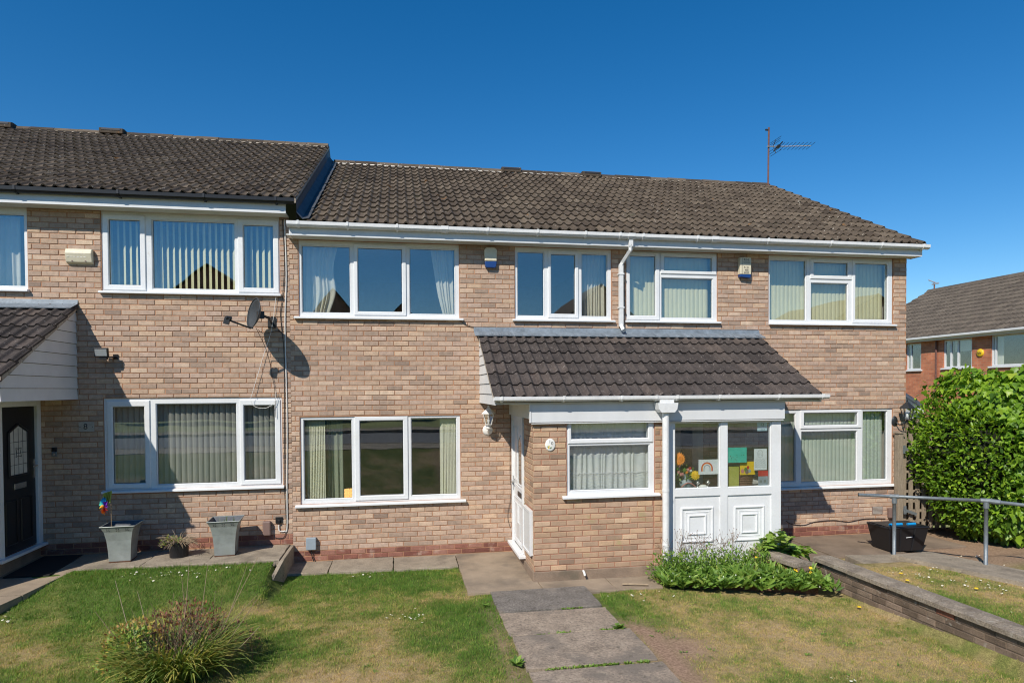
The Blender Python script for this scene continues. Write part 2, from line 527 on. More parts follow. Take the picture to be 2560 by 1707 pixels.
def scatter(name, tv, tf, mats3, pos, tint, mat, parent=None, smooth=False, **kw):
    """One mesh of N transformed copies of a small template."""
    tv = np.asarray(tv, np.float32)
    N, k = len(pos), len(tv)
    V = np.einsum('nij,kj->nki', mats3, tv) + np.asarray(pos)[:, None, :]
    V = V.reshape(-1, 3).astype(np.float32)
    me = bpy.data.meshes.new(name)
    loops, starts, total, ft = [], [], 0, []
    base = np.arange(N) * k
    sizes = [len(f) for f in tf]
    flat = np.concatenate([np.asarray(f) for f in tf])
    L = (base[:, None] + flat[None, :]).reshape(-1)
    szs = np.tile(sizes, N)
    st = np.concatenate([[0], np.cumsum(szs)[:-1]])
    me.vertices.add(len(V))
    me.vertices.foreach_set('co', V.reshape(-1))
    me.loops.add(len(L))
    me.loops.foreach_set('vertex_index', L.astype(np.int32))
    me.polygons.add(len(szs))
    me.polygons.foreach_set('loop_start', st.astype(np.int32))
    me.materials.append(MATS[mat])
    me.update(calc_edges=True)
    a = me.attributes.new('tint', 'FLOAT', 'FACE')
    a.data.foreach_set('value', np.repeat(np.asarray(tint, np.float32), len(tf)))
    if smooth:
        me.shade_smooth()
    me.validate()
    return ob(name, me, parent, **kw)


def frames(dirs, ups=None, scale=None, roll=None):
    """3x3 matrices whose local y runs along dirs and local z near ups."""
    d = dirs / np.linalg.norm(dirs, axis=1, keepdims=True)
    u = np.tile([0, 0, 1.], (len(d), 1)) if ups is None else ups
    x = np.cross(d, u)
    ln = np.linalg.norm(x, axis=1, keepdims=True)
    bad = ln[:, 0] < 1e-3
    x[bad] = [1, 0, 0]
    ln[bad] = 1
    x /= ln
    z = np.cross(x, d)
    if roll is not None:
        c, s = np.cos(roll)[:, None], np.sin(roll)[:, None]
        x, z = x * c + z * s, z * c - x * s
    M = np.stack([x, d, z], axis=2)
    if scale is not None:
        M = M * (scale[:, None, None] if scale.ndim == 1 else scale[:, None, :])
    return M


def vnoise(x, y, s, seed=0):
    """Smooth value noise on arrays, 0..1."""
    x = np.asarray(x) * s + seed * 17.3
    y = np.asarray(y) * s + seed * 9.1
    xi, yi = np.floor(x), np.floor(y)
    fx, fy = x - xi, y - yi
    fx, fy = fx * fx * (3 - 2 * fx), fy * fy * (3 - 2 * fy)

    def h(a, b):
        v = np.sin(a * 127.1 + b * 311.7 + seed * 74.7) * 43758.5453
        return v - np.floor(v)
    return (h(xi, yi) * (1 - fx) + h(xi + 1, yi) * fx) * (1 - fy) + (h(xi, yi + 1) * (1 - fx) + h(xi + 1, yi + 1) * fx) * fy


def smooth(a, b, x):
    t = np.clip((np.asarray(x, float) - a) / (b - a), 0, 1)
    return t * t * (3 - 2 * t)
# ================================================================== the ground
def ground_z(x, y):
    x, y = np.asarray(x, float), np.asarray(y, float)
    h8 = .27 * (1 - smooth(.85, 2.3, -y)) * (1 - smooth(-1.72, -1.62, x))
    right = -.07 * smooth(2.8, 5.2, x) * (1 - smooth(5.56, 5.62, x)) * smooth(1.6, 2.6, -y)
    upper = .13 * smooth(5.6, 5.75, x) * smooth(1.5, 2.1, -y)
    rise = .86 * np.clip((-y - 5.5) / 3.7, 0, 1)
    bump = (vnoise(x, y, 1.3, 3) - .5) * .03
    return h8 + right + upper + rise + bump * smooth(.8, 1.6, -y) + (vnoise(x, y, 5.5, 13) - .5) * .012 - .014


def dryness(x, y):
    """0 straw .. 1 lush, for turf and blades alike."""
    n = .36 * vnoise(x, y, .75, 1) + .28 * vnoise(x, y, 2.1, 2) + .22 * vnoise(x, y, 6.5, 4) + .14 * vnoise(x, y, 19, 7)
    lush = .28 * (1 - smooth(.9, 2.2, -np.asarray(y))) * (1 - smooth(.6, 1.2, x)) + .10 * (1 - smooth(-2.2, -.5, x))
    dry = .0 * smooth(2.4, 3.4, x) + .16 * np.exp(-(((x + .55) / .55) ** 2 + ((np.asarray(y) + 2.75) / .35) ** 2)) \
        + .3 * np.exp(-(((x + 1.55) / .35) ** 2 + ((np.asarray(y) + 1.95) / .16) ** 2)) \
        + .3 * np.exp(-(((x + .55) / .8) ** 2 + ((np.asarray(y) + 4.3) / .35) ** 2)) \
        + .22 * np.exp(-(((x - 4.3) / .9) ** 2 + ((np.asarray(y) + 4.5) / .8) ** 2)) + .16 * smooth(5.6, 6, x)
    return np.clip((n - .5) * 2.2 + .62 + lush - dry, 0, 1)


def bare(x, y):
    """1 where soil shows."""
    x, y = np.asarray(x, float), np.asarray(y, float)
    w = (vnoise(x, y, 3.2, 6) - .5) * .25
    r = np.exp(-(((x - 2.55 + w * .4) / .19) ** 2)) * smooth(2.9, 3.5, -y) * (1 - smooth(4.5, 5.2, -y)) * 1.1
    r = np.maximum(r, np.exp(-(((x - 2.75) / .32) ** 2 + ((y + 3.95) / .42) ** 2)))
    left = np.exp(-(((x - 1.02) / .10) ** 2)) * smooth(2.0, 2.6, -y) * (.55 + w * 2)
    base = smooth(8.2 - .9, 8.3 - .9, x) * (1 - smooth(2.3, 2.9, -y)) * .9
    return np.clip(np.maximum(np.maximum(r, left), base), 0, 1)


def grid_sheet(name, xs, ys, zf, mat, tf=None, kind='structure', parent=None):
    X, Y = np.meshgrid(xs, ys)
    Z = zf(X, Y)
    V = np.stack([X, Y, Z], -1).reshape(-1, 3)
    nx = len(xs)
    i, j = np.meshgrid(np.arange(nx - 1), np.arange(len(ys) - 1))
    a = (j * nx + i).reshape(-1)
    F = np.stack([a, a + 1, a + nx + 1, a + nx], 1)
    me = bpy.data.meshes.new(name)
    me.from_pydata(V.tolist(), [], F.tolist())
    for m in (mat if isinstance(mat, list) else [mat]):
        me.materials.append(MATS[m])
    cx = (X[:-1, :-1] + X[1:, 1:]).reshape(-1) / 2
    cy = (Y[:-1, :-1] + Y[1:, 1:]).reshape(-1) / 2
    if tf is not None:
        t = me.attributes.new('tint', 'FLOAT', 'POINT')
        t.data.foreach_set('value', tf(X.reshape(-1), Y.reshape(-1)).astype(np.float32))
    me.shade_smooth()
    o = ob(name, me, parent, kind=kind)
    return o, cx, cy


# lawn material: turf with soil mixed in by a second attribute
mt = MATS['turf']
nt = mt.node_tree
pb = nt.nodes['Principled BSDF']
src = pb.inputs['Base Color'].links[0].from_socket
at = nd(nt, 'Attribute', attribute_name='soil')
sn = noise(nt, 40, 4)
sc_ = ramp(nt, sn, [(.3, (.20, .125, .085)), (.7, (.40, .27, .185))])
nt.links.new(mixc(nt, at.outputs['Fac'], src, sc_), pb.inputs['Base Color'])

xs = np.unique(np.concatenate([np.linspace(-14, -6, 17), np.linspace(-6, 9.5, 187), np.linspace(9.5, 16, 14)]))
ys = np.unique(np.concatenate([np.linspace(-9.2, -5.4, 20), np.linspace(-5.4, .3, 96)]))
lawn, _, _ = grid_sheet('lawn', xs, ys, ground_z, 'turf', dryness)
co = np.zeros(len(lawn.data.vertices) * 3)
lawn.data.vertices.foreach_get('co', co)
co = co.reshape(-1, 3)
sa = lawn.data.attributes.new('soil', 'FLOAT', 'POINT')
sa.data.foreach_set('value', bare(co[:, 0], co[:, 1]).astype(np.float32))
g = MB()
g.face([(-1500, -1500, -.8), (1500, -1500, -.8), (1500, 1500, -.8), (-1500, 1500, -.8)])
g.build('ground', 'earth_ground', kind='structure')
MB().box(-60, 60, -11.0, -9.2, -.8, .855).build('pavement', 'concrete', kind='structure')
MB().box(-60, 60, -11.13, -11.004, -.8, .865).build('kerb', 'coping', kind='structure')
MB().box(-60, 60, -17.6, -11.134, -.8, .75).build('road', 'tarmac', kind='structure')
MB().box(-60, 60, -19.4, -17.604, -.8, .865).build('pavement', 'concrete', kind='structure')
MB().box(-60, 60, -27, -19.404, -.8, .87).build('verge', 'earth_ground', kind='structure')

# paving: each slab its own piece
path = ob('path', MB().box(.80, 2.42, -5.9, -1.92, -.2, -.03).mesh('path', ['grout_dark']), kind='structure')


def slab(x0, x1, y0, y1, z, mat, parent, th=.06, tilt=0, name='paving_slab'):
    m = MB()
    e = .006
    def edge(a, b, n):
        out = []
        for k in range(n):
            u = k / n
            j_ = 0 if k == 0 else .5
            out.append((a[0] + (b[0] - a[0]) * u + random.gauss(0, .004) * (1 if k else 1.6), a[1] + (b[1] - a[1]) * u + random.gauss(0, .004) * (1 if k else 1.6)))
        return out
    c4 = [(x0 + e, y0 + e), (x1 - e, y0 + e), (x1 - e, y1 - e), (x0 + e, y1 - e)]
    poly = sum([edge(c4[k], c4[(k + 1) % 4], 9) for k in range(4)], [])
    m.prism(poly, 'z', z - th, z)
    tx, ty = random.uniform(-.006, .006), random.uniform(-.006, .006)
    m.v = [(v[0], v[1], v[2] + tx * (v[0] - x0) + ty * (v[1] - y0)) for v in m.v]
    o = m.build(name, mat, parent, bevel=.006)
    return o


slab(1.10, 2.36, -2.68, -1.925, .016, 'slab_grit', path)
slab(1.10, 2.38, -3.40, -2.70, .012, 'slab_dark', path)
slab(1.12, 2.42, -4.23, -3.425, .018, 'slab_dark', path)
slab(1.14, 2.44, -5.05, -4.255, .010, 'slab_dark', path)
slab(1.14, 2.44, -5.50, -5.07, .010, 'slab_dark', path)
for k in range(4):
    m = MB()
    ya, yb = -5.51 - k * .925, -5.51 - (k + 1) * .925 + .012
    za, zb = .012 + .215 * k, .012 + .215 * (k + 1) - .003
    m.face([(1.14, yb, zb), (2.44, yb, zb), (2.44, ya, za), (1.14, ya, za)])
    for x_ in (1.14, 2.44):
        m.face([(x_, yb, zb), (x_, ya, za), (x_, ya, za - .06), (x_, yb, zb - .06)])
    m.build('paving_slab', 'slab_dark', path)
apron = ob('path', MB().box(-1.60, 3.34, -2.12, .05, -.2, -.05).mesh('path', ['grout_dark']), kind='structure')
slab(-1.60, -1.03, -.62, .04, .02, 'concrete', apron)
slab(-1.03, -.12, -.655, .04, .022, 'concrete', apron)
slab(-.12, .82, -.70, .04, .02, 'concrete', apron)
slab(.82, 1.80, -1.92, .04, .014, 'concrete_tan', apron)
slab(1.80, 2.74, -2.16, -1.5, .010, 'concrete_tan', apron)
slab(2.74, 3.38, -2.13, -1.5, .006, 'concrete_tan', apron)
# house 8: raised slabs along the wall and down to the road
p8 = ob('path', MB().box(-8, -1.62, -.80, .05, -.2, .22).mesh('path', ['grout_dark']), kind='structure')
slab(-2.60, -1.64, -.88, .04, .292, 'concrete', p8, th=.09)
slab(-3.42, -2.60, -.85, .04, .288, 'concrete', p8, th=.09)
slab(-4.20, -3.42, -.80, .04, .286, 'concrete', p8, th=.09)
m = MB()
for (y0, y1, z0, z1, xr0, xr1) in ((-.78, .04, .27, .283, -4.20, -4.20), (-1.55, -.79, .20, .268, -4.42, -4.21), (-2.4, -1.56, .10, .195, -4.75, -4.43)):
    m = MB()
    m.face([(-5.9, y0, z0), (xr0, y0, z0), (xr1, y1, z1), (-5.9, y1, z1)])
    m.face([(-5.9, y0, z0 - .1), (xr0, y0, z0 - .1), (xr0, y0, z0), (-5.9, y0, z0)])
    m.face([(xr0, y0, z0 - .1), (xr1, y1, z1 - .1), (xr1, y1, z1), (xr0, y0, z0)])
    m.build('paving_slab', 'concrete_tan', p8)
# concrete edging between the two gardens
m = MB()
m.prism([(.03, -.1), (.03, .285), (-.88, .285), (-.88, -.1)], 'x', -1.635, -1.585)
for dx0, dx1 in ((0, 0),):
    A_ = [(-1.635, -.885, -.1), (-1.585, -.885, -.1), (-1.585, -.885, .285), (-1.635, -.885, .285)]
    B_ = [(-1.745, -1.26, -.1), (-1.695, -1.26, -.1), (-1.695, -1.26, .055), (-1.745, -1.26, .055)]
    for k in range(4):
        m.face([A_[k], A_[(k + 1) % 4], B_[(k + 1) % 4], B_[k]])
    m.face(B_)
m.build('edging_kerb', 'concrete', bevel=.008, label='upright concrete edging holding the raised slabs at the party line', cat='edging')
# forecourt of house 12
f12 = ob('path', MB().box(5.2, 9.2, -1.75, .05, -.2, -.03).mesh('path', ['grout_dark']), kind='structure')
slab(5.25, 6.5, -1.75, .04, .014, 'concrete_brown', f12)
slab(6.5, 7.75, -1.30, .04, .018, 'concrete_brown', f12)
slab(7.75, 9.0, -1.1, .04, .016, 'concrete_brown', f12)
ramp_ = ob('path', MB().box(6.40, 6.45, -1.6, -1.55, -.1, 0).mesh('path', ['grout_dark']), kind='structure')
m = MB()
m.prism([(6.42, -2.22), (6.98, -2.45), (7.55, -1.62), (6.50, -1.48)], 'z', -.05, .10)
m.build('step_slab', 'concrete', ramp_, bevel=.01)
m = MB()
zz = [.17, .17, .15, .15]
pp = [(6.98, -1.84), (7.63, -3.45), (8.25, -3.05), (7.72, -1.72)]
m.face([(p[0], p[1], z) for p, z in zip(pp, zz)])
for i in range(4):
    j = (i + 1) % 4
    m.face([(pp[i][0], pp[i][1], -.02), (pp[j][0], pp[j][1], -.02), (pp[j][0], pp[j][1], zz[j]), (pp[i][0], pp[i][1], zz[i])])
m.build('ramp_slab', 'concrete', ramp_)
m = MB()
m.prism([(7.645, -3.47), (8.3, -5.2), (9.0, -4.9), (8.265, -3.06)], 'z', -.02, .148)
m.build('ramp_slab', 'concrete', ramp_)

# ================================================================== brickwork
COURSE, JOINT = .0752, .0105
NT = 20


def brick_mesh(L, H, mat, tint, seed):
    rnd = random.Random(seed)
    c = .004
    j = lambda a: a + rnd.uniform(-.0015, .0015)
    m = MB()
    x0, x1, z0, z1 = j(-L / 2), j(L / 2), j(-H / 2), j(H / 2)
    yf = rnd.uniform(-.0035, .0015)
    b = .018
    o = [(x0, yf + c, z0), (x1, yf + c, z0), (x1, yf + c, z1), (x0, yf + c, z1)]
    i = [(x0 + c, yf, z0 + c), (x1 - c, yf, z0 + c), (x1 - c, yf, z1 - c), (x0 + c, yf, z1 - c)]
    k = [(p[0], b, p[2]) for p in o]
    m.face(i, 0, tint)
    for q in range(4):
        r = (q + 1) % 4
        m.face([o[q], o[r], i[r], i[q]], 0, tint)
        m.face([k[q], k[r], o[r], o[q]], 0, tint)
    return m


BR_CACHE = {}


def brick_variant(mat, v):
    key = (mat, v)
    if key not in BR_CACHE:
        t = (v + .5) / NT
        BR_CACHE[key] = brick_mesh(.2145, COURSE - JOINT, mat, t, zlib.crc32(repr(key).encode()) & 9999).mesh('brick', [mat])
    return BR_CACHE[key]


def lay_bricks(s0, s1, z0, z1, openings, phase_z, phase_s, place, mat_of, fixed_ends=True):
    """Stretcher bond over a rectangle with openings. Returns [(centre s, centre z, length, height, tint, material)]."""
    out = []
    k0 = int(math.floor((z0 - phase_z) / COURSE))
    k1 = int(math.ceil((z1 - phase_z) / COURSE))
    P = .225
    for k in range(k0, k1):
        zb, zt = phase_z + k * COURSE + JOINT / 2, phase_z + (k + 1) * COURSE - JOINT / 2
        zb2, zt2 = max(zb, z0), min(zt, z1)
        if zt2 - zb2 < .018:
            continue
        off = phase_s + (k % 2) * P / 2
        wob = random.uniform(-.006, .006)
        n0 = int(math.floor((s0 - off) / P)) - 1
        n1 = int(math.ceil((s1 - off) / P)) + 1
        for n in range(n0, n1):
            a = off + n * P + JOINT / 2 + wob + random.uniform(-.003, .003)
            b = a + P - JOINT
            segs = [(max(a, s0), min(b, s1), zb2, zt2)]
            for (o0, o1, p0, p1) in openings:
                nxt = []
                for (u, v, c, d) in segs:
                    if v <= o0 or u >= o1 or d <= p0 or c >= p1:
                        nxt.append((u, v, c, d))
                        continue
                    if u < o0 - .02:
                        nxt.append((u, o0 - .004, c, d))
                    if v > o1 + .02:
                        nxt.append((o1 + .004, v, c, d))
                    uu, vv = max(u, o0), min(v, o1)
                    if c < p0 - .02:
                        nxt.append((uu, vv, c, p0 - .003))
                    if d > p1 + .02:
                        nxt.append((uu, vv, p1 + .003, d))
                segs = nxt
            for (u, v, c, d) in segs:
                if v - u > .025 and d - c > .015:
                    t = random.random()
                    t = .5 + (t - .5) * (.55 + .45 * random.random()) if random.random() < .75 else random.random()
                    out.append(((u + v) / 2, (c + d) / 2, v - u, d - c, t, mat_of((u + v) / 2, (c + d) / 2)))
    return out


def emit_bricks(bricks, wall, frame, singles, score, mats):
    """frame(s, depth, z) -> world; the `singles` best full bricks become objects, the rest one joined part."""
    org, rz = frame
    ca, sa_ = math.cos(rz), math.sin(rz)
    full = [i for i, b in enumerate(bricks) if abs(b[2] - .2145) < .012 and abs(b[3] - (COURSE - JOINT)) < .004]
    full.sort(key=lambda i: -score(bricks[i]))
    pick = set(i for i in full[:singles] if score(bricks[i]) > -1e5)
    rest = MB()
    for i, (s, z, L, H, t, mname) in enumerate(bricks):
        wx, wy = org[0] + ca * s, org[1] + sa_ * s
        if i in pick:
            o = bpy.data.objects.new('brick', brick_variant(mname, min(NT - 1, int(t * NT))))
            COL.objects.link(o)
            o.parent = wall
            o.location = (wx, wy, z)
            o.rotation_euler = (0, 0, rz)
        else:
            bm = brick_mesh(L, H, mname, t, i)
            n = len(rest.v)
            for p in bm.v:
                rest.v.append((wx + ca * p[0] - sa_ * p[1], wy + sa_ * p[0] + ca * p[1], z + p[2]))
            rest.f += [tuple(n + q for q in f) for f in bm.f]
            rest.m += [mats.index(mname)] * len(bm.f)
            rest.t += bm.t
    if rest.f:
        rest.build('brickwork', mats, wall, kind='stuff')


def holed(outer, holes, y, depth=0, mat=0, m=None, flip=False):
    """A panel in the XZ plane at y with rectangular holes and reveals of the given depth (towards +y)."""
    m = m or MB()
    X0, X1, Z0, Z1 = outer
    xs = sorted({X0, X1, *[min(max(h[0], X0), X1) for h in holes], *[min(max(h[1], X0), X1) for h in holes]})
    zs = sorted({Z0, Z1, *[min(max(h[2], Z0), Z1) for h in holes], *[min(max(h[3], Z0), Z1) for h in holes]})
    for a, b in zip(xs, xs[1:]):
        for c, d in zip(zs, zs[1:]):
            mx, mz = (a + b) / 2, (c + d) / 2
            if any(h[0] < mx < h[1] and h[2] < mz < h[3] for h in holes):
                continue
            m.face([(a, y, c), (b, y, c), (b, y, d), (a, y, d)], mat)
    if depth:
        for (a, b, c, d) in holes:
            y2 = y + depth
            m.face([(a, y, c), (a, y2, c), (b, y2, c), (b, y, c)], mat)
            m.face([(a, y, d), (b, y, d), (b, y2, d), (a, y2, d)], mat)
            m.face([(a, y, c), (a, y, d), (a, y2, d), (a, y2, c)], mat)
            m.face([(b, y, c), (b, y2, c), (b, y2, d), (b, y, d)], mat)
    return m


def frame_mb(outer, holes, y0, y1, m=None):
    """Solid frame: front, reveals, outer edges and back."""
    m = holed(outer, holes, y0, y1 - y0, m=m)
    a, b, c, d = outer
    m.face([(a, y0, c), (b, y0, c), (b, y1, c), (a, y1, c)])
    m.face([(a, y0, d), (a, y1, d), (b, y1, d), (b, y0, d)])
    m.face([(a, y0, c), (a, y1, c), (a, y1, d), (a, y0, d)])
    m.face([(b, y0, c), (b, y0, d), (b, y1, d), (b, y1, c)])
    holed(outer, holes, y1, 0, m=m)
    return m


def sash_frame(rect, glass, y0, y1, m=None):
    """A casement: bevelled frame around its pane."""
    m = m or MB()
    a, b, c, d = rect
    e, f, g_, h = glass
    q = .008
    O = [(a, y0 + q, c), (b, y0 + q, c), (b, y0 + q, d), (a, y0 + q, d)]
    O2 = [(a + q, y0, c + q), (b - q, y0, c + q), (b - q, y0, d - q), (a + q, y0, d - q)]
    I2 = [(e - q * 1.5, y0, g_ - q * 1.5), (f + q * 1.5, y0, g_ - q * 1.5), (f + q * 1.5, y0, h + q * 1.5), (e - q * 1.5, y0, h + q * 1.5)]
    I = [(e, y0 + q * 1.6, g_), (f, y0 + q * 1.6, g_), (f, y0 + q * 1.6, h), (e, y0 + q * 1.6, h)]
    I3 = [(p[0], y1, p[2]) for p in I]
    O3 = [(p[0], y1, p[2]) for p in O]
    for L1, L2 in ((O3, O), (O, O2), (O2, I2), (I2, I), (I, I3)):
        for i in range(4):
            j = (i + 1) % 4
            m.face([L1[i], L1[j], L2[j], L2[i]])
    return m


def pane(rect, y, parent, name='pane', th=.006):
    a, b, c, d = rect
    return MB().box(a, b, y, y + th, c, d).build(name, 'glass', parent)


def window(parent, outer, panes, sill, yo=0.0, name='window', sill_out=.06, sill_h=.03):
    """panes: [(glass rect, sash rect or None)]. Frame sits a little behind the brick face."""
    y0, y1 = yo + .022, yo + .085
    holes = [s if s else gq for gq, s in panes]
    holes = [(h[0], h[1], h[2], h[3]) for h in holes]
    w = frame_mb(outer, holes, y0, y1).build(name, 'pvc', parent)
    for gq, s in panes:
        if s:
            sm = sash_frame((s[0] - .004, s[1] + .004, s[2] - .004, s[3] + .004), gq, y0 - .018, y1)
            sm.build('sash', 'pvc', w)
        else:
            e = .014       # glazing bead
            bm = sash_frame((gq[0] - .001, gq[1] + .001, gq[2] - .001, gq[3] + .001), (gq[0] + e, gq[1] - e, gq[2] + e, gq[3] - e), y0 + .006, y1 - .02)
            bm.build('bead', 'pvc', w)
        # dark rubber gasket round the pane
        gk = .005
        holed((gq[0] - .002, gq[1] + .002, gq[2] - .002, gq[3] + .002), [(gq[0] + gk, gq[1] - gk, gq[2] + gk, gq[3] - gk)] if s else
              [(gq[0] + gk + .012, gq[1] - gk - .012, gq[2] + gk + .012, gq[3] - gk - .012)], y0 + .030 if not s else y0 + .012).build('gasket', 'ink', w)
        pane(gq, y0 + .034 if not s else y0 + .018, w)
    if sill:
        a, b, z = sill
        m = MB()
        m.prism([(yo - sill_out, z), (yo + .05, z), (yo + .05, z + sill_h + .012), (yo + .02, z + sill_h + .012), (yo - sill_out, z + sill_h - .004)], 'x', a, b)
        m.build('sill', 'pvc', w, bevel=.004)
    return w


# ------------------------------------------------------------------ roof tiles
def tile_mesh(W, L, mat, tint, seed, sag=.030):
    """Interlocking tile with two rolls; local x across, y up the slope, z out of the roof."""
    rnd = random.Random(seed)
    prof = []
    hw = W / 2
    for r in range(2):
        o = -W / 2 + r * hw
        for u, z in ((0, .003), (.30, 0), (.44, .004), (.52, .020), (.62, .033), (.72, .035), (.82, .026), (.92, .010)):
            prof.append((o + u * hw, z + rnd.uniform(-.001, .001)))
    prof.append((W / 2 - .0015, .003))
    m = MB()
    th = .024
    n = len(prof)
    tail = [(x, 0, z + sag) for x, z in prof]
    head = [(x, L, z) for x, z in prof]
    low = [(x, .004, z + sag - th) for x, z in prof]
    for i in range(n - 1):
        m.face([tail[i], tail[i + 1], head[i + 1], head[i]], 0, tint)
        m.face([low[i], low[i + 1], tail[i + 1], tail[i]], 0, tint)
    for k in (0, -1):
        m.face([tail[k], head[k], (head[k][0], L, head[k][2] - th), low[k]], 0, tint)
    return m


TC = {}


def tile_variant(W, L, mat, v):
    key = (round(W, 4), round(L, 3), mat, v)
    if key not in TC:
        me = tile_mesh(W, L, mat, (v + .5) / 16, zlib.crc32(repr(key).encode()) & 9999).mesh('tile', [mat])
        TC[key] = me
    return TC[key]


def tile_roof(parent, x_start, cols, W, rows, eave, ridge, mat, max_single=300, right_to_left=False, extra=0):
    """eave, ridge: (y, z) of the tail line and the ridge."""
    dy, dz = ridge[0] - eave[0], ridge[1] - eave[1]
    S = math.hypot(dy, dz)
    ang = math.atan2(dz, dy)
    gauge = S / rows
    L = gauge + .06
    uy, uz = dy / S, dz / S
    roofdeck = MB()
    xa, xb = (x_start, x_start + cols * W) if not right_to_left else (x_start - (cols + extra) * W, x_start)
    no = -.035
    ny, nz = -uz, uy
    roofdeck.face([(xa + .01, eave[0] + uy * .05 + ny * no, eave[1] + uz * .05 + nz * no), (xb - .01, eave[0] + uy * .05 + ny * no, eave[1] + uz * .05 + nz * no),
                   (xb - .01, ridge[0] + ny * no, ridge[1] + nz * no), (xa + .01, ridge[0] + ny * no, ridge[1] + nz * no)])
    back = 2 * ridge[0] - eave[0]
    roofdeck.face([(xa + .01, ridge[0], ridge[1] - .03), (xb - .01, ridge[0], ridge[1] - .03), (xb - .01, back, eave[1]), (xa + .01, back, eave[1])])
    roof = roofdeck.build('roof', 'ink' if mat != 'tile_grey' else 'tile_grey', parent)
    rest = MB()
    for c in range(cols + extra):
        for r in range(rows):
            xc = x_start + (c + .5) * W if not right_to_left else x_start - (c + .5) * W
            y, z = eave[0] + uy * gauge * r, eave[1] + uz * gauge * r
            t = min(1, max(0, random.gauss(.5, .2)))
            v = int(t * 15.99)
            jx, jr = random.uniform(-.002, .002), random.uniform(-.004, .004)
            if c < cols:
                o = bpy.data.objects.new('tile', tile_variant(W, L, mat, v))
                COL.objects.link(o)
                o.parent = roof
                o.location = (xc + jx, y + random.uniform(-.003, .003), z + random.uniform(-.001, .002))
                o.rotation_euler = (ang, 0, jr)
            else:
                bm = tile_mesh(W, L, mat, t, v)
                n = len(rest.v)
                ca, sa_ = math.cos(ang), math.sin(ang)
                rest.v += [(xc + p[0], y + ca * p[1] - sa_ * p[2], z + sa_ * p[1] + ca * p[2]) for p in bm.v]
                rest.f += [tuple(n + q for q in f) for f in bm.f]
                rest.m += [0] * len(bm.f)
                rest.t += [t] * len(bm.f)
    if rest.f:
        rest.build('tiling', [mat], roof, kind='stuff')
    return roof, (uy, uz, S, ang)


def ridge_tiles(parent, x0, x1, y, z, mat='tile', bed=True, n=None, bmat='ridge_mortar'):
    L = .45
    n = n or max(1, round((x1 - x0) / L))
    L = (x1 - x0) / n
    for i in range(n):
        m = MB()
        a, b = x0 + i * L + .004, x0 + (i + 1) * L - .004
        zz = z + random.uniform(-.006, .006)
        prof = [(-.125, -.062), (-.09, -.02), (-.045, .012), (0, .022), (.045, .012), (.09, -.02), (.125, -.062), (.10, -.062), (0, 0), (-.10, -.062)]
        m.prism([(y + p[0], zz + p[1]) for p in prof], 'x', a, b, tint=random.random())
        m.build('ridge_tile', mat, parent)
    if bed:
        m = MB()
        k = 60
        xs_ = np.linspace(x0, x1, k)
        for i in range(k - 1):
            d0 = .05 + random.uniform(-.012, .02)
            m.prism([(y - .135, z - .06 - d0 * .55), (y - .09, z - .035), (y - .05, z - .10)], 'x', xs_[i], xs_[i + 1], caps=False)
        m.build('mortar_bed', bmat, parent)


def gutter(parent, x0, x1, yb, z_top, mat='pvc_gutter', r=.055, brackets=(), name='gutter', h=None, joints=()):
    """Square-line gutter: yb is the fascia face, the trough hangs in front of it."""
    h = h or .075
    w = .105
    m = MB()
    prof = [(yb - .004, z_top), (yb - .004, z_top - h * .8), (yb - w * .35, z_top - h), (yb - w * .75, z_top - h * .95), (yb - w * .97, z_top - h * .62),
            (yb - w, z_top), (yb - w + .010, z_top + .004), (yb - w + .013, z_top - .004), (yb - w * .9, z_top - h * .5), (yb - w * .7, z_top - h * .8), (yb - .02, z_top - h * .7), (yb - .012, z_top)]
    m.prism(prof, 'x', x0, x1)
    gobj = m.build(name, mat, parent)
    for bx in brackets:
        b = MB()
        s = .014
        bp = [(yb - .0035, z_top + .004), (yb - .0035, z_top - h - .012), (yb - w * .4, z_top - h - .010), (yb - w * .78, z_top - h * 1.0 - .005), (yb - w - .007, z_top - h * .6), (yb - w - .007, z_top + .010), (yb - w + .02, z_top + .010), (yb - w + .02, z_top - .003)]
        b.prism(bp, 'x', bx - s, bx + s)
        b.build('bracket', mat, gobj)
    for bx in joints:
        b = MB()
        bp = [(yb - .0035, z_top + .003), (yb - .0035, z_top - h - .008), (yb - w * .4, z_top - h - .006), (yb - w * .78, z_top - h - .002), (yb - w - .004, z_top - h * .6), (yb - w - .004, z_top + .007), (yb - w + .02, z_top + .007)]
        b.prism(bp, 'x', bx - .055, bx + .055)
        b.build('union', mat, gobj)
    return gobj
# ================================================================== the three houses of the terrace
SOF, PARTY_A, PARTY_B, CORNER = 4.84, -1.60, 3.53, 8.83
WIN8 = [
    ((-4.152, -1.739, 4.02, 5.157), [((-4.055, -3.649, 4.115, 5.036), (-4.130, -3.578, 4.045, 5.106)), ((-3.498, -2.362, 4.067, 5.064), None),
     ((-2.244, -1.832, 4.111, 5.027), (-2.321, -1.756, 4.045, 5.106))], (-4.18, -1.72, 3.988)),
    ((-6.69, -5.09, 4.02, 5.157), [((-5.60, -5.13, 4.062, 5.07), None), ((-6.12, -5.70, 4.1, 5.03), (-6.18, -5.64, 4.045, 5.10)), ((-6.65, -6.22, 4.062, 5.07), None)], (-6.72, -5.07, 3.988)),
    ((-4.161, -1.737, 1.188, 2.50), [((-4.048, -3.631, 1.275, 2.374), (-4.118, -3.559, 1.21, 2.461)), ((-3.483, -2.375, 1.235, 2.42), None),
     ((-2.272, -1.84, 1.277, 2.376), (-2.325, -1.762, 1.21, 2.455))], (-4.19, -1.71, 1.147)),
]
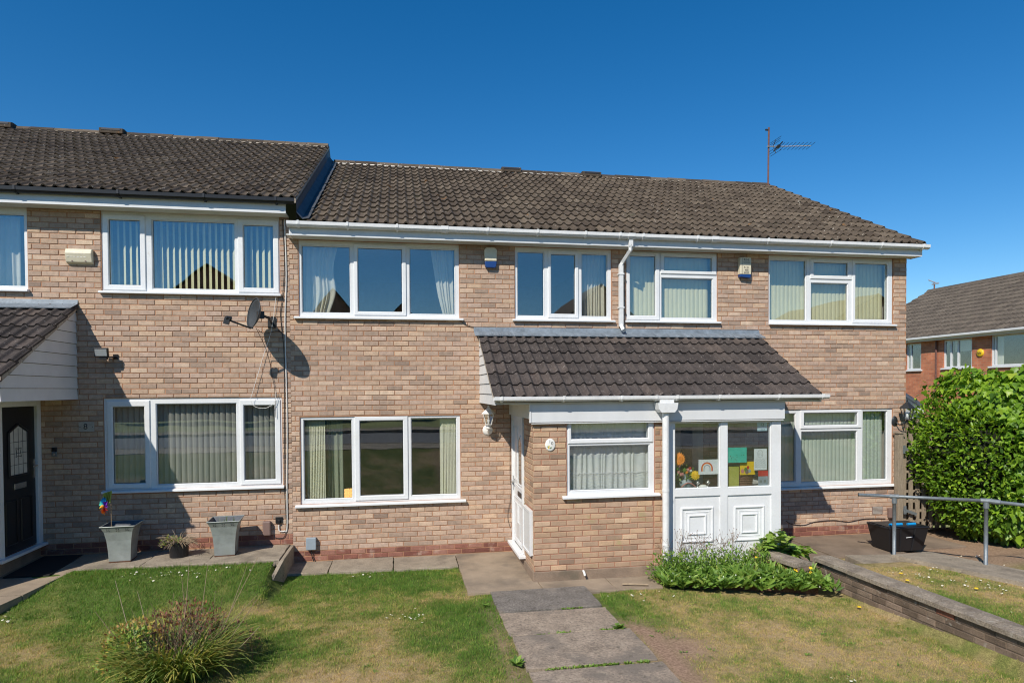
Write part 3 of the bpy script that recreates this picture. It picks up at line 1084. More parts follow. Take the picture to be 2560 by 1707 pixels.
WIN10 = [
    ((-1.471, .920, 3.695, 4.836), [((-1.436, -.721, 3.753, 4.766), None), ((-.611, .044, 3.787, 4.743), (-.668, .106, 3.733, 4.804)), ((.155, .864, 3.752, 4.772), None)], (-1.542, .98, 3.663)),
    ((1.802, 3.388, 3.697, 4.836), [((1.84, 2.282, 3.75, 4.773), None), ((2.392, 2.784, 3.793, 4.738), (2.343, 2.838, 3.733, 4.801)), ((2.89, 3.335, 3.753, 4.77), None)], (1.76, 3.44, 3.665)),
    ((-1.478, .918, .885, 2.195), [((-1.439, -.72, .944, 2.157), None), ((-.606, .04, .985, 2.124), (-.680, .110, .915, 2.185)), ((.156, .872, .952, 2.162), None)], (-1.56, 1.0, .842)),
]
WIN12 = [
    ((3.64, 5.236, 3.697, 4.836), [((3.713, 4.148, 3.786, 4.754), (3.655, 4.216, 3.72, 4.811)), ((4.303, 5.144, 4.533, 4.754), (4.245, 5.222, 4.478, 4.811)), ((4.252, 5.17, 3.749, 4.417), None)], (3.62, 5.28, 3.665)),
    ((6.172, 8.558, 3.69, 4.836), [((6.20, 6.895, 3.735, 4.772), None), ((7.027, 7.678, 4.518, 4.738), (6.962, 7.752, 4.458, 4.797)), ((6.975, 7.699, 3.742, 4.395), None), ((7.829, 8.455, 3.775, 4.742), (7.772, 8.545, 3.712, 4.797))], (6.17, 8.60, 3.655)),
    ((6.17, 8.566, .885, 2.21), [((6.21, 6.703, .966, 2.154), None), ((6.852, 7.877, 1.94, 2.148), (6.785, 7.955, 1.882, 2.195)), ((6.80, 7.891, .944, 1.835), None), ((7.985, 8.483, .954, 2.173), None)], (6.17, 8.63, .842)),
]


def camera_score(hide):
    def f(b):
        s, z = b[0], b[1]
        if hide(s, z):
            return -1e6
        return -((s - 0) ** 2 + 9.97 ** 2 + (z - 2.6) ** 2)
    return f


def house(name, label, x0, x1, wins, base, soffit, hide, door_hole=None, gable=False):
    h = thing(name, label, 'house', ((x0 + x1) / 2, 4, base), group='houses of the terrace')
    holes = [w[0] for w in wins] + ([door_hole] if door_hole else [])
    ex = 0 if not gable else 0
    core = holed((x0, x1, base - .05, soffit + .02), holes, .0055, .10)
    if gable:
        core.face([(x1 - .006, .0055, base - .5), (x1 - .006, 8.8, base - .5), (x1 - .006, 8.8, soffit), (x1 - .006, 4.4, 7.38), (x1 - .006, .0055, soffit)], 1)
    wall = core.build('wall', ['mortar', 'brick_gable'], h)
    red_top = base + (.18 if base < .1 else .165)
    mat_of = lambda s, z: 'brick_red' if z < red_top else 'brick'
    op = [(a, b, (sl[2] if sl else c), d) for (a, b, c, d), _, sl in wins]
    op = [(o[0] - .004, o[1] + .004, o[2] + .004, o[3] + .004) for o in op]
    if door_hole:
        op.append(door_hole)
    bricks = lay_bricks(x0, x1, base + .02, soffit - .005, op, .03 if base < .1 else .03 + .0752 * 4 - .03, 0.03, None, mat_of)
    emit_bricks(bricks, wall, ((0, 0), 0), 300, camera_score(hide), ['brick', 'brick_red'])
    for w in wins:
        window(h, *w)
    # rooms behind the windows
    m = MB()
    for (f0, f1) in ((base + .08, base + 2.42), (base + 2.62, soffit + .0)):
        X0, X1, Y0, Y1 = x0 + .12, x1 - .12, .11, 3.8
        m.face([(X0, Y0, f0), (X1, Y0, f0), (X1, Y1, f0), (X0, Y1, f0)], 1)
        m.face([(X0, Y0, f1), (X0, Y1, f1), (X1, Y1, f1), (X1, Y0, f1)], 0)
        m.face([(X0, Y1, f0), (X1, Y1, f0), (X1, Y1, f1), (X0, Y1, f1)], 0)
        m.face([(X0, Y0, f0), (X0, Y1, f0), (X0, Y1, f1), (X0, Y0, f1)], 0)
        m.face([(X1, Y0, f0), (X1, Y0, f1), (X1, Y1, f1), (X1, Y1, f0)], 0)
        mid = (x0 + x1) / 2 + (.55 if x0 < 0 else -.55) * (1 if f0 < 2 else 1)
        m.box(mid - .05, mid + .05, .111, 3.79, f0 + .001, f1 - .001, 0)
    m.build('interior', ['interior', 'carpet'], h)
    # fascia, soffit
    fz0, fz1 = soffit - .003, soffit + .165
    MB().box(x0 + (.06 if x0 > -3 and x0 < 0 else 0), x1 + (.05 if gable else 0), -.262, -.242, fz0, fz1).build('fascia', 'pvc_fascia', h, bevel=.003)
    s = MB()
    n = int((.242) / .06)
    for i in range(4):
        s.box(x0, x1 + (.05 if gable else 0), -.241 + i * .061, -.241 + (i + 1) * .061 - .004, soffit + .004, soffit + .018)
    s.box(x0, x1 + (.05 if gable else 0), -.2405, .02, soffit + .010, soffit + .022)
    s.build('soffit', 'soffit', h)
    return h


hide8 = lambda s, z: s < -4.75 or (s < -4.45 and z > 2.4 and z < 3.9)
hide10 = lambda s, z: s > 1.72 and z < 3.5
hide12 = lambda s, z: (s < 5.95 and z < 3.5) or (s < 6.2 and z < 2.3)
h8 = house('terraced_house', 'buff brick terraced house number 8 with black gutter and highest roof', -6.75, PARTY_A, WIN8, .27, SOF + .31, hide8, door_hole=None)
h10 = house('terraced_house', 'middle buff brick terraced house number 10 with plain curtained windows', PARTY_A, PARTY_B, WIN10, .0, SOF, hide10)
h12 = house('terraced_house', 'end of terrace buff brick house number 12 with green vertical blinds', PARTY_B, CORNER, WIN12, .0, SOF, hide12, gable=True)
# end piece of the fascia above number 8's corner window
m = MB()
m.prism([(-.262, SOF - .003), (-.02, SOF - .003), (-.02, SOF + .05), (-.262, SOF + .165)], 'x', PARTY_A + .04, PARTY_A + .059)
m.build('box_end', 'pvc_fascia', h10)
m = MB()
m.prism([(-.262, SOF - .003), (-.01, SOF - .003), (.3, SOF + .30), (-.262, SOF + .165)], 'x', CORNER + .051, CORNER + .07)
m.build('box_end', 'pvc_fascia', h12)

TW = .2925
EAVE, RIDGE = (-.30, 5.025), (4.40, 7.485)
r10, _ = tile_roof(h10, -1.305, 17, TW, 15, EAVE, RIDGE, 'tile')
r12, _ = tile_roof(h12, -1.305 + 17 * TW, 18, TW, 15, EAVE, RIDGE, 'tile')
r8, _ = tile_roof(h8, -1.455, 19, TW, 15, (-.30, 5.345), (4.44, 7.835), 'tile', right_to_left=True, extra=7)
ridge_tiles(r10, -1.36, 3.67, 4.40, 7.535, bmat='mortar_white')
ridge_tiles(r12, 3.67, 8.86, 4.40, 7.535)
ridge_tiles(r8, -9.0, -1.47, 4.44, 7.885)
for roof, xs_, zz_ in ((r10, (2.51,), 7.535), (r12, (4.38,), 7.535), (r8, (-5.70, -7.72), 7.885)):
    for x in xs_:
        m = MB()
        m.prism([(4.24, zz_ - .08), (4.24, zz_ + .02), (4.32, zz_ + .042), (4.48, zz_ + .042), (4.56, zz_ + .02), (4.56, zz_ - .08)], 'x', x - .22, x + .22, tint=.2)
        m.box(x - .18, x + .18, 4.234, 4.25, zz_ - .03, zz_ + .012, 1)
        m.build('ridge_vent', ['tile', 'ink'], roof, bevel=.012)
# stepped party wall with lead between the two roofs
uy, uz = (RIDGE[0] - EAVE[0]), (RIDGE[1] - EAVE[1])
m = MB()
m.face([(-1.452, -.27, 5.02), (-1.452, 4.44, 7.46), (-1.452, 4.44, 7.80), (-1.452, -.27, 5.33)])
m.face([(-1.452, 4.44, 7.3), (-1.452, 8.9, 5.0), (-1.452, 8.9, 5.3), (-1.452, 4.44, 7.80)])
m.build('party_upstand', 'shaded_lead_and_slate', h8)  # shade of the roof step is put into this dark colour
m = MB()
N = 24
for i in range(N):
    a, b = i / N, (i + 1) / N
    pa = (EAVE[0] + .01 + a * uy, EAVE[1] + .03 + a * uz)
    pb = (EAVE[0] + .01 + b * uy, EAVE[1] + .03 + b * uz)
    k = lambda: random.uniform(-.012, .014)
    m.face([(-1.45, pa[0], pa[1] + .11), (-1.37, pa[0], pa[1] + .015), (-1.37, pb[0], pb[1] + .015), (-1.45, pb[0], pb[1] + .11)])
    m.face([(-1.37, pa[0], pa[1] + .015), (-1.275, pa[0], pa[1] + .03 + k()), (-1.275, pb[0], pb[1] + .03 + k()), (-1.37, pb[0], pb[1] + .015)])
m.build('lead_flashing', 'shaded_lead_and_slate', r10)  # strip coloured dark as if shaded by the higher roof
# verge mortar at the end gable and at number 8's verge
for (roof, x0, x1, e, rd) in ((r12, 8.90, 8.955, EAVE, RIDGE), (r8, -1.475, -1.452, (-.30, 5.345), (4.44, 7.835))):
    m = MB()
    m.face([(x1, e[0], e[1] - .05), (x1, rd[0], rd[1] - .05), (x1, rd[0], rd[1] + .02), (x1, e[0], e[1] + .02)])
    m.face([(x0, e[0], e[1] - .05), (x1, e[0], e[1] - .05), (x1, e[0], e[1] + .02), (x0, e[0], e[1] + .02)])
    m.build('verge', 'ridge_mortar', roof)

gutter(h10, -1.58, 3.60, -.262, 5.022, brackets=[-1.42, -.73, -.02, 1.33, 2.10, 2.86, 3.42], joints=[.68])
g12 = gutter(h12, 3.60, 8.97, -.262, 5.020, brackets=[3.80, 4.72, 5.95, 7.10, 8.05, 8.85], joints=[3.61, 5.02])
g8 = gutter(h8, -9, -1.47, -.262, 5.345, mat='black_plastic', brackets=[-5.05, -3.78, -2.68, -1.72], name='gutter')
# downpipe from the main gutter to the porch roof
m = MB()
m.box(3.575, 3.64, -.33, -.265, 4.83, 4.95)
m.tube([(3.607, -.297, 4.85), (3.607, -.297, 4.78), (3.555, -.08, 4.63), (3.535, -.055, 4.58)], .036, 4)
m.box(3.50, 3.565, -.085, -.02, 3.60, 4.60)
m.tube([(3.533, -.052, 3.62), (3.54, -.16, 3.52)], .038, 4)
dp = m.build('downpipe', 'pvc_gutter', h10, bevel=.004)
for z in (4.44, 3.90):
    MB().box(3.488, 3.577, -.092, -.01, z - .012, z + .012).build('pipe_clip', 'pvc_gutter', dp)

# ================================================================== shared front porch of 10 and 12
porch = thing('front_porch', 'lean-to front porch under a tiled roof, half brick and half glazed', 'porch', (3.6, -.8, 0), group='front porches')
PY = -1.6
PW = (2.211, 3.463, 1.145, 2.180)
core = holed((1.772, 3.62, .0, 2.2), [PW], PY + .0055, .10)
core.face([(1.7555, PY + .0055, 0), (1.7555, -.93, 0), (1.7555, -.93, 2.2), (1.7555, PY + .0055, 2.2)])
core.face([(1.7555, -.93, 0), (1.7555, .0, 0), (1.7555, .0, .19), (1.7555, -.93, .19)])
core.face([(1.7555, PY + .0055, 0), (1.772, PY + .0055, 0), (1.772, PY + .0055, 2.2), (1.7555, PY + .0055, 2.2)])
core.face([(1.7555, -.93, .19), (1.86, -.93, .19), (1.86, -.93, 2.2), (1.7555, -.93, 2.2)])
pwall = core.build('wall', 'mortar_porch', porch)
pm = lambda s, z: 'brick_porch'
vis = lambda b: 1.0
bk = lay_bricks(1.75, 3.445, .142, 2.185, [(PW[0] - .004, PW[1] + .004, 1.105, PW[3] + .004)], .142, 1.75, None, pm)
bk += lay_bricks(3.458, 3.60, .142, 2.185, [(PW[0] - .004, PW[1] + .004, 1.105, PW[3] + .004)], .142, 1.75, None, pm)
emit_bricks(bk, pwall, ((0, PY), 0), 300, vis, ['brick_porch'])
# the return towards the door (faces left): s runs from the front corner to the house
bs = lay_bricks(.022, .665, .142, 2.185, [(.07, .60, .32, .95)], .142, .022 + .1125, None, pm)
bs = [(-b[0], *b[1:]) for b in bs]
emit_bricks(bs, pwall, ((1.75, PY), -math.pi / 2), 60, vis, ['brick_porch'])
bs = lay_bricks(.675, 1.58, .142, .185, [], .142, .0, None, pm)
bs = [(-b[0], *b[1:]) for b in bs]
emit_bricks(bs, pwall, ((1.75, PY), -math.pi / 2), 0, vis, ['brick_porch'])
m = MB()
m.box(1.735, 3.62, PY - .018, PY + .03, -.03, .140)
m.box(1.735, 1.765, PY + .031, 0, -.03, .140)
m.build('plinth', 'render_plinth', porch, bevel=.008)
window(porch, PW, [((2.279, 3.372, 1.914, 2.131), (2.235, 3.440, 1.855, 2.166)), ((2.25, 3.403, 1.203, 1.825), None)], (2.142, 3.528, 1.112), yo=PY)
# inside of the brick half
m = MB()
m.face([(1.87, PY + .12, .05), (3.6, PY + .12, .05), (3.6, 0, .05), (1.87, 0, .05)], 1)
m.face([(3.625, PY + .02, .05), (3.625, -.01, .05), (3.625, -.01, 2.39), (3.625, PY + .02, 2.39)], 0)
m.face([(3.66, PY + .02, .05), (3.66, -.01, .05), (3.66, -.01, 2.39), (3.66, PY + .02, 2.39)], 2)
m.face([(1.87, -.92, 2.2), (1.87, PY + .1, 2.2), (1.87, PY + .1, .05), (1.87, -.92, .05)], 0)
m.face([(1.8, -.012, 2.2), (3.6, -.012, 2.2), (3.6, -.012, .05), (1.8, -.012, .05)], 0)
m.build('interior', ['interior', 'carpet', 'interior_light'], porch)
# ceiling, fascia boards, cheeks
m = MB()
for i in range(9):
    a = -1.665 + i * .185
    m.box(1.245, 5.95, a, min(a + .181, -.01), 2.392, 2.408)
m.box(1.245, 5.95, -1.66, -.005, 2.4085, 2.42)
m.build('soffit', 'soffit', porch)
m = MB()
m.box(1.715, 5.41, -1.645, -1.615, 2.150, 2.391)
m.box(1.69, 1.714, -1.652, -1.61, 2.145, 2.3915)
m.box(1.715, 5.385, -1.655, -1.62, 2.128, 2.140)
m.box(5.38, 5.408, -1.614, -.01, 2.150, 2.391)
m.build('fascia', 'pvc_fascia', porch, bevel=.003)
MB().box(1.693, 1.713, -1.609, -.005, 2.195, 2.391).build('fascia', 'soffit', porch)


def cheek(parent, x, out, y_front, z_bot, z_top_wall, z_top_front, n):
    """Boarded triangle under a lean-to roof, in the plane x, facing out (+1 / -1)."""
    dz = (z_top_wall - z_top_front) / -y_front
    H = (z_top_wall - z_bot) / n
    for i in range(n):
        a = z_bot + i * H
        b = z_bot + (i + 1) * H - .006
        f = lambda z: min(0, max(y_front, -(z_top_wall - z) / dz))
        ya, yb = f(a) if a > z_top_front else y_front, f(b) if b > z_top_front else y_front
        poly = [(-.003, a), (ya, a)]
        if a < z_top_front < b:
            poly.append((y_front, z_top_front))
        poly += [(yb, b), (-.003, b)]
        if yb > -.02 and ya > -.02:
            continue
        m = MB()
        # lower lip stands proud: a feather-edged board
        t0, t1 = .022, .010
        n0 = len(m.v)
        front = [(x + out * (t0 if q[1] <= a + .001 else (t1 if q[1] >= b - .001 else .016)), q[0], q[1]) for q in poly]
        back = [(x, q[0], q[1]) for q in poly]
        m.face(front)
        for k in range(len(poly)):
            j = (k + 1) % len(poly)
            m.face([back[k], back[j], front[j], front[k]])
        m.build('board', 'board', parent)


cheek(porch, 1.243, -1, -1.665, 2.386, 3.40, 2.44, 7)
cheek(porch, 5.952, 1, -1.665, 2.386, 3.40, 2.44, 7)
PE, PR = (-1.70, 2.470), (-.06, 3.44)
proof, _ = tile_roof(porch, 1.205, 16, .2972, 6, PE, PR, 'tile_porch')
for x0, x1 in ((1.203, 1.235), (5.935, 5.967)):
    m = MB()
    m.prism([(PE[0] + .01, PE[1] - .035), (PR[0], PR[1] - .035), (PR[0], PR[1] + .0), (PE[0] + .01, PE[1] + .0)], 'x', x0, x1)
    m.build('verge', 'ridge_mortar', proof)


def lean_lead(parent, xs_, zt, y1, z1, seam=True):
    for a, b in zip(xs_, xs_[1:]):
        m = MB()
        k = 26
        xx = np.linspace(a, b, k)
        for i in range(k - 1):
            w0, w1 = [.006 * math.sin(x * 2 * math.pi / .1486) + random.uniform(-.004, .004) for x in (xx[i], xx[i + 1])]
            top, mid = (-.008, zt), (-.022, zt - .06)
            m.face([(xx[i], *top), (xx[i], *mid), (xx[i + 1], *mid), (xx[i + 1], *top)])
            m.face([(xx[i], *mid), (xx[i], y1, z1 + w0), (xx[i + 1], y1, z1 + w1), (xx[i + 1], *mid)])
            m.face([(xx[i], y1, z1 + w0), (xx[i], y1 + .004, z1 - .012), (xx[i + 1], y1 + .004, z1 - .012), (xx[i + 1], y1, z1 + w1)])
        m.face([(a, -.02, zt - .06), (a, 0, zt - .06), (a, 0, zt), (a, -.008, zt)])
        m.build('lead_flashing', 'lead', parent)


lean_lead(proof, [1.14, 2.08, 3.52, 5.02, 5.99], 3.565, -.205, 3.425)
gutter(porch, 1.20, 6.02, -1.690, 2.492, h=.062, brackets=[1.30, 2.13, 2.93, 3.42, 3.72, 4.34, 5.24, 5.92], name='gutter')
m = MB()
m.box(3.47, 3.67, -1.785, -1.66, 2.395, 2.440)
m.prism([(3.425, 2.395), (3.715, 2.395), (3.70, 2.31), (3.665, 2.265), (3.475, 2.265), (3.44, 2.31)], 'y', -1.82, -1.66)
m.tube([(3.567, -1.735, 2.30), (3.567, -1.735, .02)], .046, 14)
pdp = m.build('downpipe', 'pvc_gutter', porch, bevel=.004)
for z in (1.2, .45):
    MB().tube([(3.567, -1.735, z - .018), (3.567, -1.735, z + .018)], .050, 14).build('pipe_clip', 'pvc_gutter', pdp)

# white door of number 10, in the porch return, with frame, panels, glass, letter plate and cat flap
def xbox(m, x0, x1, y0, y1, z0, z1, mat=0):
    m.box(x0, x1, y0, y1, z0, z1, mat)
    return m


d = MB()
xbox(d, 1.725, 1.80, -.075, -.004, .21, 2.19)
xbox(d, 1.725, 1.80, -.928, -.857, .21, 2.19)
xbox(d, 1.725, 1.80, -.856, -.076, 2.12, 2.19)
door10 = d.build('door', 'pvc', porch, bevel=.004)
d = MB()
xbox(d, 1.752, 1.795, -.853, -.079, .225, 2.116)
leaf = d.build('door_leaf', 'pvc', door10, bevel=.004)
gl_poly = [(-.80, 1.17), (-.48, 1.17), (-.48, 1.76), (-.54, 1.86), (-.64, 1.91), (-.74, 1.86), (-.80, 1.76)]
MB().prism(gl_poly, 'x', 1.744, 1.7515).build('pane', 'glass', door10)
MB().prism([(y * .97 - .02, z * .985 + .02) for y, z in gl_poly], 'x', 1.7505, 1.7518).build('door_light', 'dark_metal', door10)
fr_ = MB()
for i in range(len(gl_poly)):
    a, b = gl_poly[i], gl_poly[(i + 1) % len(gl_poly)]
    fr_.tube([(1.748, *a), (1.748, *b)], .014, 6)
fr_.build('moulding', 'pvc', door10)
m = MB()
for (y0, y1, z0, z1) in ((-.80, -.48, 1.98, 2.06), (-.80, -.14, .93, 1.13), (-.80, -.48, .28, .86), (-.42, -.14, .28, .86), (-.42, -.14, 1.2, 2.02)):
    for q in (0, .022):
        for (a, b, c, e) in ((y0 + q, y1 - q, z0 + q, z0 + q + .008), (y0 + q, y1 - q, z1 - q - .008, z1 - q), (y0 + q, y0 + q + .008, z0 + q + .009, z1 - q - .009), (y1 - q - .008, y1 - q, z0 + q + .009, z1 - q - .009)):
            m.box(1.744 + q * .1, 1.7525, a, b, c, e)
m.build('panel_moulding', 'pvc', door10)
MB().box(1.738, 1.7515, -.74, -.46, .985, 1.055).build('letter_plate', 'dark_metal', door10, bevel=.003)
m = MB()
m.box(1.739, 1.7515, -.125, -.085, 1.02, 1.24)
m.tube([(1.735, -.105, 1.16), (1.70, -.105, 1.16), (1.70, -.22, 1.15)], .009, 8)
m.build('handle', 'chrome', door10)
MB().box(1.740, 1.7515, -.62, -.40, .33, .58).build('cat_flap', 'board', door10, bevel=.006)
MB().box(1.655, 1.76, -1.02, .0, .165, .208).build('door_sill', 'pvc', door10, bevel=.006)
# white meter cupboard on the return
m = MB()
m.box(1.722, 1.80, -1.52, -1.00, .335, .945)
mb_ = m.build('meter_box', 'board', bevel=.004, label='white meter cupboard on the porch side beside the white door', cat='meter box')
m = MB()
for (a, b, c, e) in ((-1.52, -1.00, .335, .365), (-1.52, -1.00, .915, .945), (-1.52, -1.485, .366, .914), (-1.035, -1.00, .366, .914)):
    m.box(1.708, 1.7215, a, b, c, e)
m.build('frame', 'pvc', mb_)

# glazed half of the porch
gx0, gx1 = 3.665, 5.378
gh = [(3.76, 4.446, 1.182, 2.114), (4.551, 5.233, 1.178, 2.110), (3.757, 4.445, .10, 1.081), (4.553, 5.234, .10, 1.075)]
gf = frame_mb((gx0, gx1, .015, 2.148), gh, PY - .0, PY + .07).build('glazed_screen', 'pvc', porch, bevel=.003)
for q in gh[:2]:
    sash_frame((q[0] - .001, q[1] + .001, q[2] - .001, q[3] + .001), (q[0] + .014, q[1] - .014, q[2] + .014, q[3] - .014), PY + .008, PY + .06).build('bead', 'pvc', gf)
    pane(q, PY + .034, gf)
for q, mo in ((gh[2], (3.856, 4.344, .425, .922)), (gh[3], (4.660, 5.130, .415, .912))):
    m = MB()
    m.box(q[0], q[1], PY + .022, PY + .06, q[2], q[3])
    panel = m.build('panel', 'pvc', gf)
    m = MB()
    a, b, c, e = mo
    for (o_, w_, y_) in ((0, .032, -.010), (.062, .022, .004), (.108, .028, -.008)):
        a2, b2, c2, e2 = a + o_, b - o_, c + o_, e - o_
        sash_frame((a2, b2, c2, e2), (a2 + w_, b2 - w_, c2 + w_, e2 - w_), PY + .012 + y_, PY + .0225, m)
    m.build('moulding', 'pvc', panel)
    MB().box(q[0] + .004, q[1] - .004, PY + .0215, PY + .0219, q[3] - .006, q[3]).build('painted_gap_shade', 'ink_faint', panel)  # grey strip painted as the shadow line under the rail
# side return of the glazed half, back to the house
m = MB()
m.box(5.31, 5.377, PY + .0705, PY + .13, .015, 2.148)
m.box(5.31, 5.377, -.08, -.005, .015, 2.148)
m.box(5.31, 5.377, PY + .131, -.081, 2.06, 2.148)
m.box(5.31, 5.377, PY + .131, -.081, 1.08, 1.18)
m.box(5.31, 5.377, PY + .131, -.081, .015, .10)
m.box(5.325, 5.36, PY + .131, -.081, .1005, 1.0795)
sr = m.build('side_screen', 'pvc', porch, bevel=.003)
MB().box(5.34, 5.346, PY + .131, -.081, 1.1805, 2.0595).build('pane', 'glass', sr)
m = MB()
m.box(3.67, 5.37, PY + .071, -.01, .03, .05)
m.build('porch_floor', 'carpet', porch)
# inner shelf, front door of number 12 at the back
MB().box(3.70, 5.30, PY + .071, PY + .36, 1.135, 1.165).build('shelf', 'pvc', porch)
m = MB()
m.box(3.95, 4.95, -.055, -.012, .06, 2.2)
d12 = m.build('inner_door', 'interior_light', porch)
MB().box(4.05, 4.85, -.075, -.056, .15, 2.1).build('door_leaf', 'interior', d12, bevel=.004)
MB().box(4.15, 4.35, -.082, -.0755, 1.1, 1.95).build('pane', 'ink', d12)
MB().box(4.55, 4.75, -.082, -.0755, 1.1, 1.95).build('pane', 'ink', d12)

# ================================================================== porch of number 8 (seen from its door side)
p8h = thing('front_porch', 'lean-to porch of number 8 with white boarded cheek and black door', 'porch', (-5.6, -.8, .28), group='front porches')
m = MB()
m.face([(-5.0, -1.62, .2), (-5.0, -.96, .2), (-5.0, -.96, 2.5), (-5.0, -1.62, 2.5)], 0)
m.face([(-5.0, -.96, .2), (-5.0, -.0, .2), (-5.0, 0, .455), (-5.0, -.96, .455)], 1)
m.face([(-8.0, -1.62, .1), (-5.0, -1.62, .1), (-5.0, -1.62, 2.5), (-8.0, -1.62, 2.5)], 0)
m.build('wall', ['brick_gable', 'render_plinth'], p8h)
m = MB()
for i in range(9):
    a = -1.665 + i * .185
    m.box(-8, -4.50, a, min(a + .181, -.01), 2.492, 2.508)
m.box(-8, -4.50, -1.66, -.005, 2.5085, 2.52)
m.build('soffit', 'soffit', p8h)
cheek(p8h, -4.505, 1, -1.78, 2.488, 3.74, 2.70, 8)
C8E, C8R = (-1.82, 2.765), (-.06, 3.77)
c8roof, _ = tile_roof(p8h, -4.455, 12, .2972, 6, C8E, C8R, 'tile_porch', right_to_left=True)
m = MB()
m.prism([(C8E[0] + .01, C8E[1] - .05), (C8R[0], C8R[1] - .05), (C8R[0], C8R[1] + .01), (C8E[0] + .01, C8E[1] + .01)], 'x', -4.50, -4.462)
m.build('verge', 'ridge_mortar', c8roof)
lean_lead(c8roof, [-8, -6.3, -4.46], 3.89, -.215, 3.755)
gutter(p8h, -8, -4.46, -1.785, 2.785, mat='black_plastic', h=.07, brackets=[-4.6], name='gutter')
MB().box(-8, -4.5, -1.784, -1.76, 2.49, 2.75).build('fascia', 'pvc_fascia', p8h)
d = MB()
d.box(-5.03, -4.96, -.10, -.004, .49, 2.485)
d.box(-5.03, -4.96, -.99, -.89, .49, 2.485)
d.box(-5.03, -4.96, -.889, -.101, 2.405, 2.485)
door8 = d.build('door', 'pvc', p8h, bevel=.004)
MB().box(-5.06, -4.995, -.886, -.104, .50, 2.40).build('door_leaf', 'door_black', door8, bevel=.004)
gp = [(-.72, 1.50), (-.30, 1.50), (-.30, 2.07), (-.51, 2.17), (-.72, 2.07)]
MB().prism(gp, 'x', -4.990, -4.986).build('door_light', 'interior_light', door8)
m = MB()
for i in range(5):
    m.tube([(-4.985, *gp[i]), (-4.985, *gp[(i + 1) % 5])], .016, 6)
for (a, b, c, e) in ((-.80, -.56, .62, 1.18), (-.46, -.22, .62, 1.18)):
    for p_, q_ in (((a, c), (b, c)), ((b, c), (b, e)), ((b, e), (a, e)), ((a, e), (a, c))):
        m.tube([(-4.992, *p_), (-4.992, *q_)], .011, 5)
m.build('moulding', 'door_black', door8)
m = MB()
for z in (1.64, 1.79, 1.94):
    m.tube([(-4.984, -.71, z), (-4.984, -.31, z)], .003, 4)
for y in (-.61, -.51, -.41):
    m.tube([(-4.984, y, 1.51), (-4.984, y, 2.12)], .003, 4)
for k in range(8):
    a0, a1 = k * math.pi / 4, (k + 1) * math.pi / 4
    r0, r1 = (.085 if k % 2 else .045), (.045 if k % 2 else .085)
    m.tube([(-4.9835, -.51 + r0 * math.sin(a0), 1.80 + r0 * math.cos(a0)), (-4.9835, -.51 + r1 * math.sin(a1), 1.80 + r1 * math.cos(a1))], .004, 4)
m.build('leading', 'dark_metal', door8)
MB().box(-4.994, -4.978, -.62, -.35, 1.32, 1.395).build('letter_plate', 'chrome', door8, bevel=.003)
m = MB()
m.box(-4.994, -4.982, -.165, -.125, 1.42, 1.68)
m.tube([(-4.98, -.145, 1.59), (-4.945, -.145, 1.59), (-4.945, -.25, 1.58)], .009, 8)
m.build('handle', 'chrome', door8)
MB().box(-5.0, -4.90, -1.05, -.0, .452, .488).build('door_sill', 'pvc', door8, bevel=.006)
# ================================================================== curtains and blinds
def blind(label, x0, x1, z0, z1, y, mat, angle, pitch=.080, w=.089, skip=(), tilt_from=None):
    t = thing('vertical_blind', label, 'blind', ((x0 + x1) / 2, y, z0), group='vertical blinds in the windows')
    MB().box(x0, x1, y - .02, y + .02, z1, z1 + .03).build('headrail', 'pvc', t)
    n = int((x1 - x0) / pitch)
    sm = None
    for i in range(n):
        if i in skip:
            continue
        x = x0 + (i + .5) * pitch
        a = angle + random.uniform(-.06, .06)
        if sm is None:
            m = MB()
            k = 5
            for q in range(k - 1):
                u0, u1 = -w / 2 + q * w / (k - 1), -w / 2 + (q + 1) * w / (k - 1)
                b0, b1 = [-.010 * (1 - (2 * u / w) ** 2) for u in (u0, u1)]
                m.face([(u0, b0, 0), (u1, b1, 0), (u1, b1, z1 - z0), (u0, b0, z1 - z0)])
                m.face([(u0, b0 + .0015, 0), (u0, b0 + .0015, z1 - z0), (u1, b1 + .0015, z1 - z0), (u1, b1 + .0015, 0)])
            sm = m.mesh('slat', [mat], True)
        ob('slat', sm, t, loc=(x, y, z0), rot=(0, random.uniform(-.004, .004), a))
    return t


def cloth(x0, x1, z0, z1, y, folds, amp, edge=None, nz=16, gather=.55):
    """Pleated sheet of uneven folds; edge(t) -> (left, right) offsets with t from hem 0 to rail 1."""
    m = MB()
    widths = [random.uniform(1 - gather, 1 + gather) for _ in range(int(folds))]
    cum = [0]
    for w_ in widths:
        cum.append(cum[-1] + w_)
    amps = [random.uniform(.5, 1.35) for _ in widths] + [1]
    nx = max(36, int(folds * 9))
    P = []
    for j in range(nz + 1):
        t = j / nz
        z = z0 + (z1 - z0) * t
        lo, ro = edge(t) if edge else (0, 0)
        row = []
        for i in range(nx + 1):
            u = i / nx
            x = (x0 + lo) + (x1 + ro - x0 - lo) * u
            q = u * cum[-1] + .12 * math.sin(t * 3 + u * 17)
            q = min(max(q, 0), cum[-1] - 1e-6)
            k = max(n_ for n_ in range(len(cum)) if cum[n_] <= q)
            f = (q - cum[k]) / (cum[k + 1] - cum[k]) if k + 1 < len(cum) else 0
            yy = y + amp * amps[k] * math.sin(f * 2 * math.pi) * (.7 + .45 * (1 - t))
            row.append((x, yy, z))
        P.append(row)
    for row in P:
        m.v += row
    W = nx + 1
    for j in range(nz):
        for i in range(nx):
            m.f.append((j * W + i, j * W + i + 1, (j + 1) * W + i + 1, (j + 1) * W + i))
            m.m.append(0)
            m.t.append(.5)
    return m


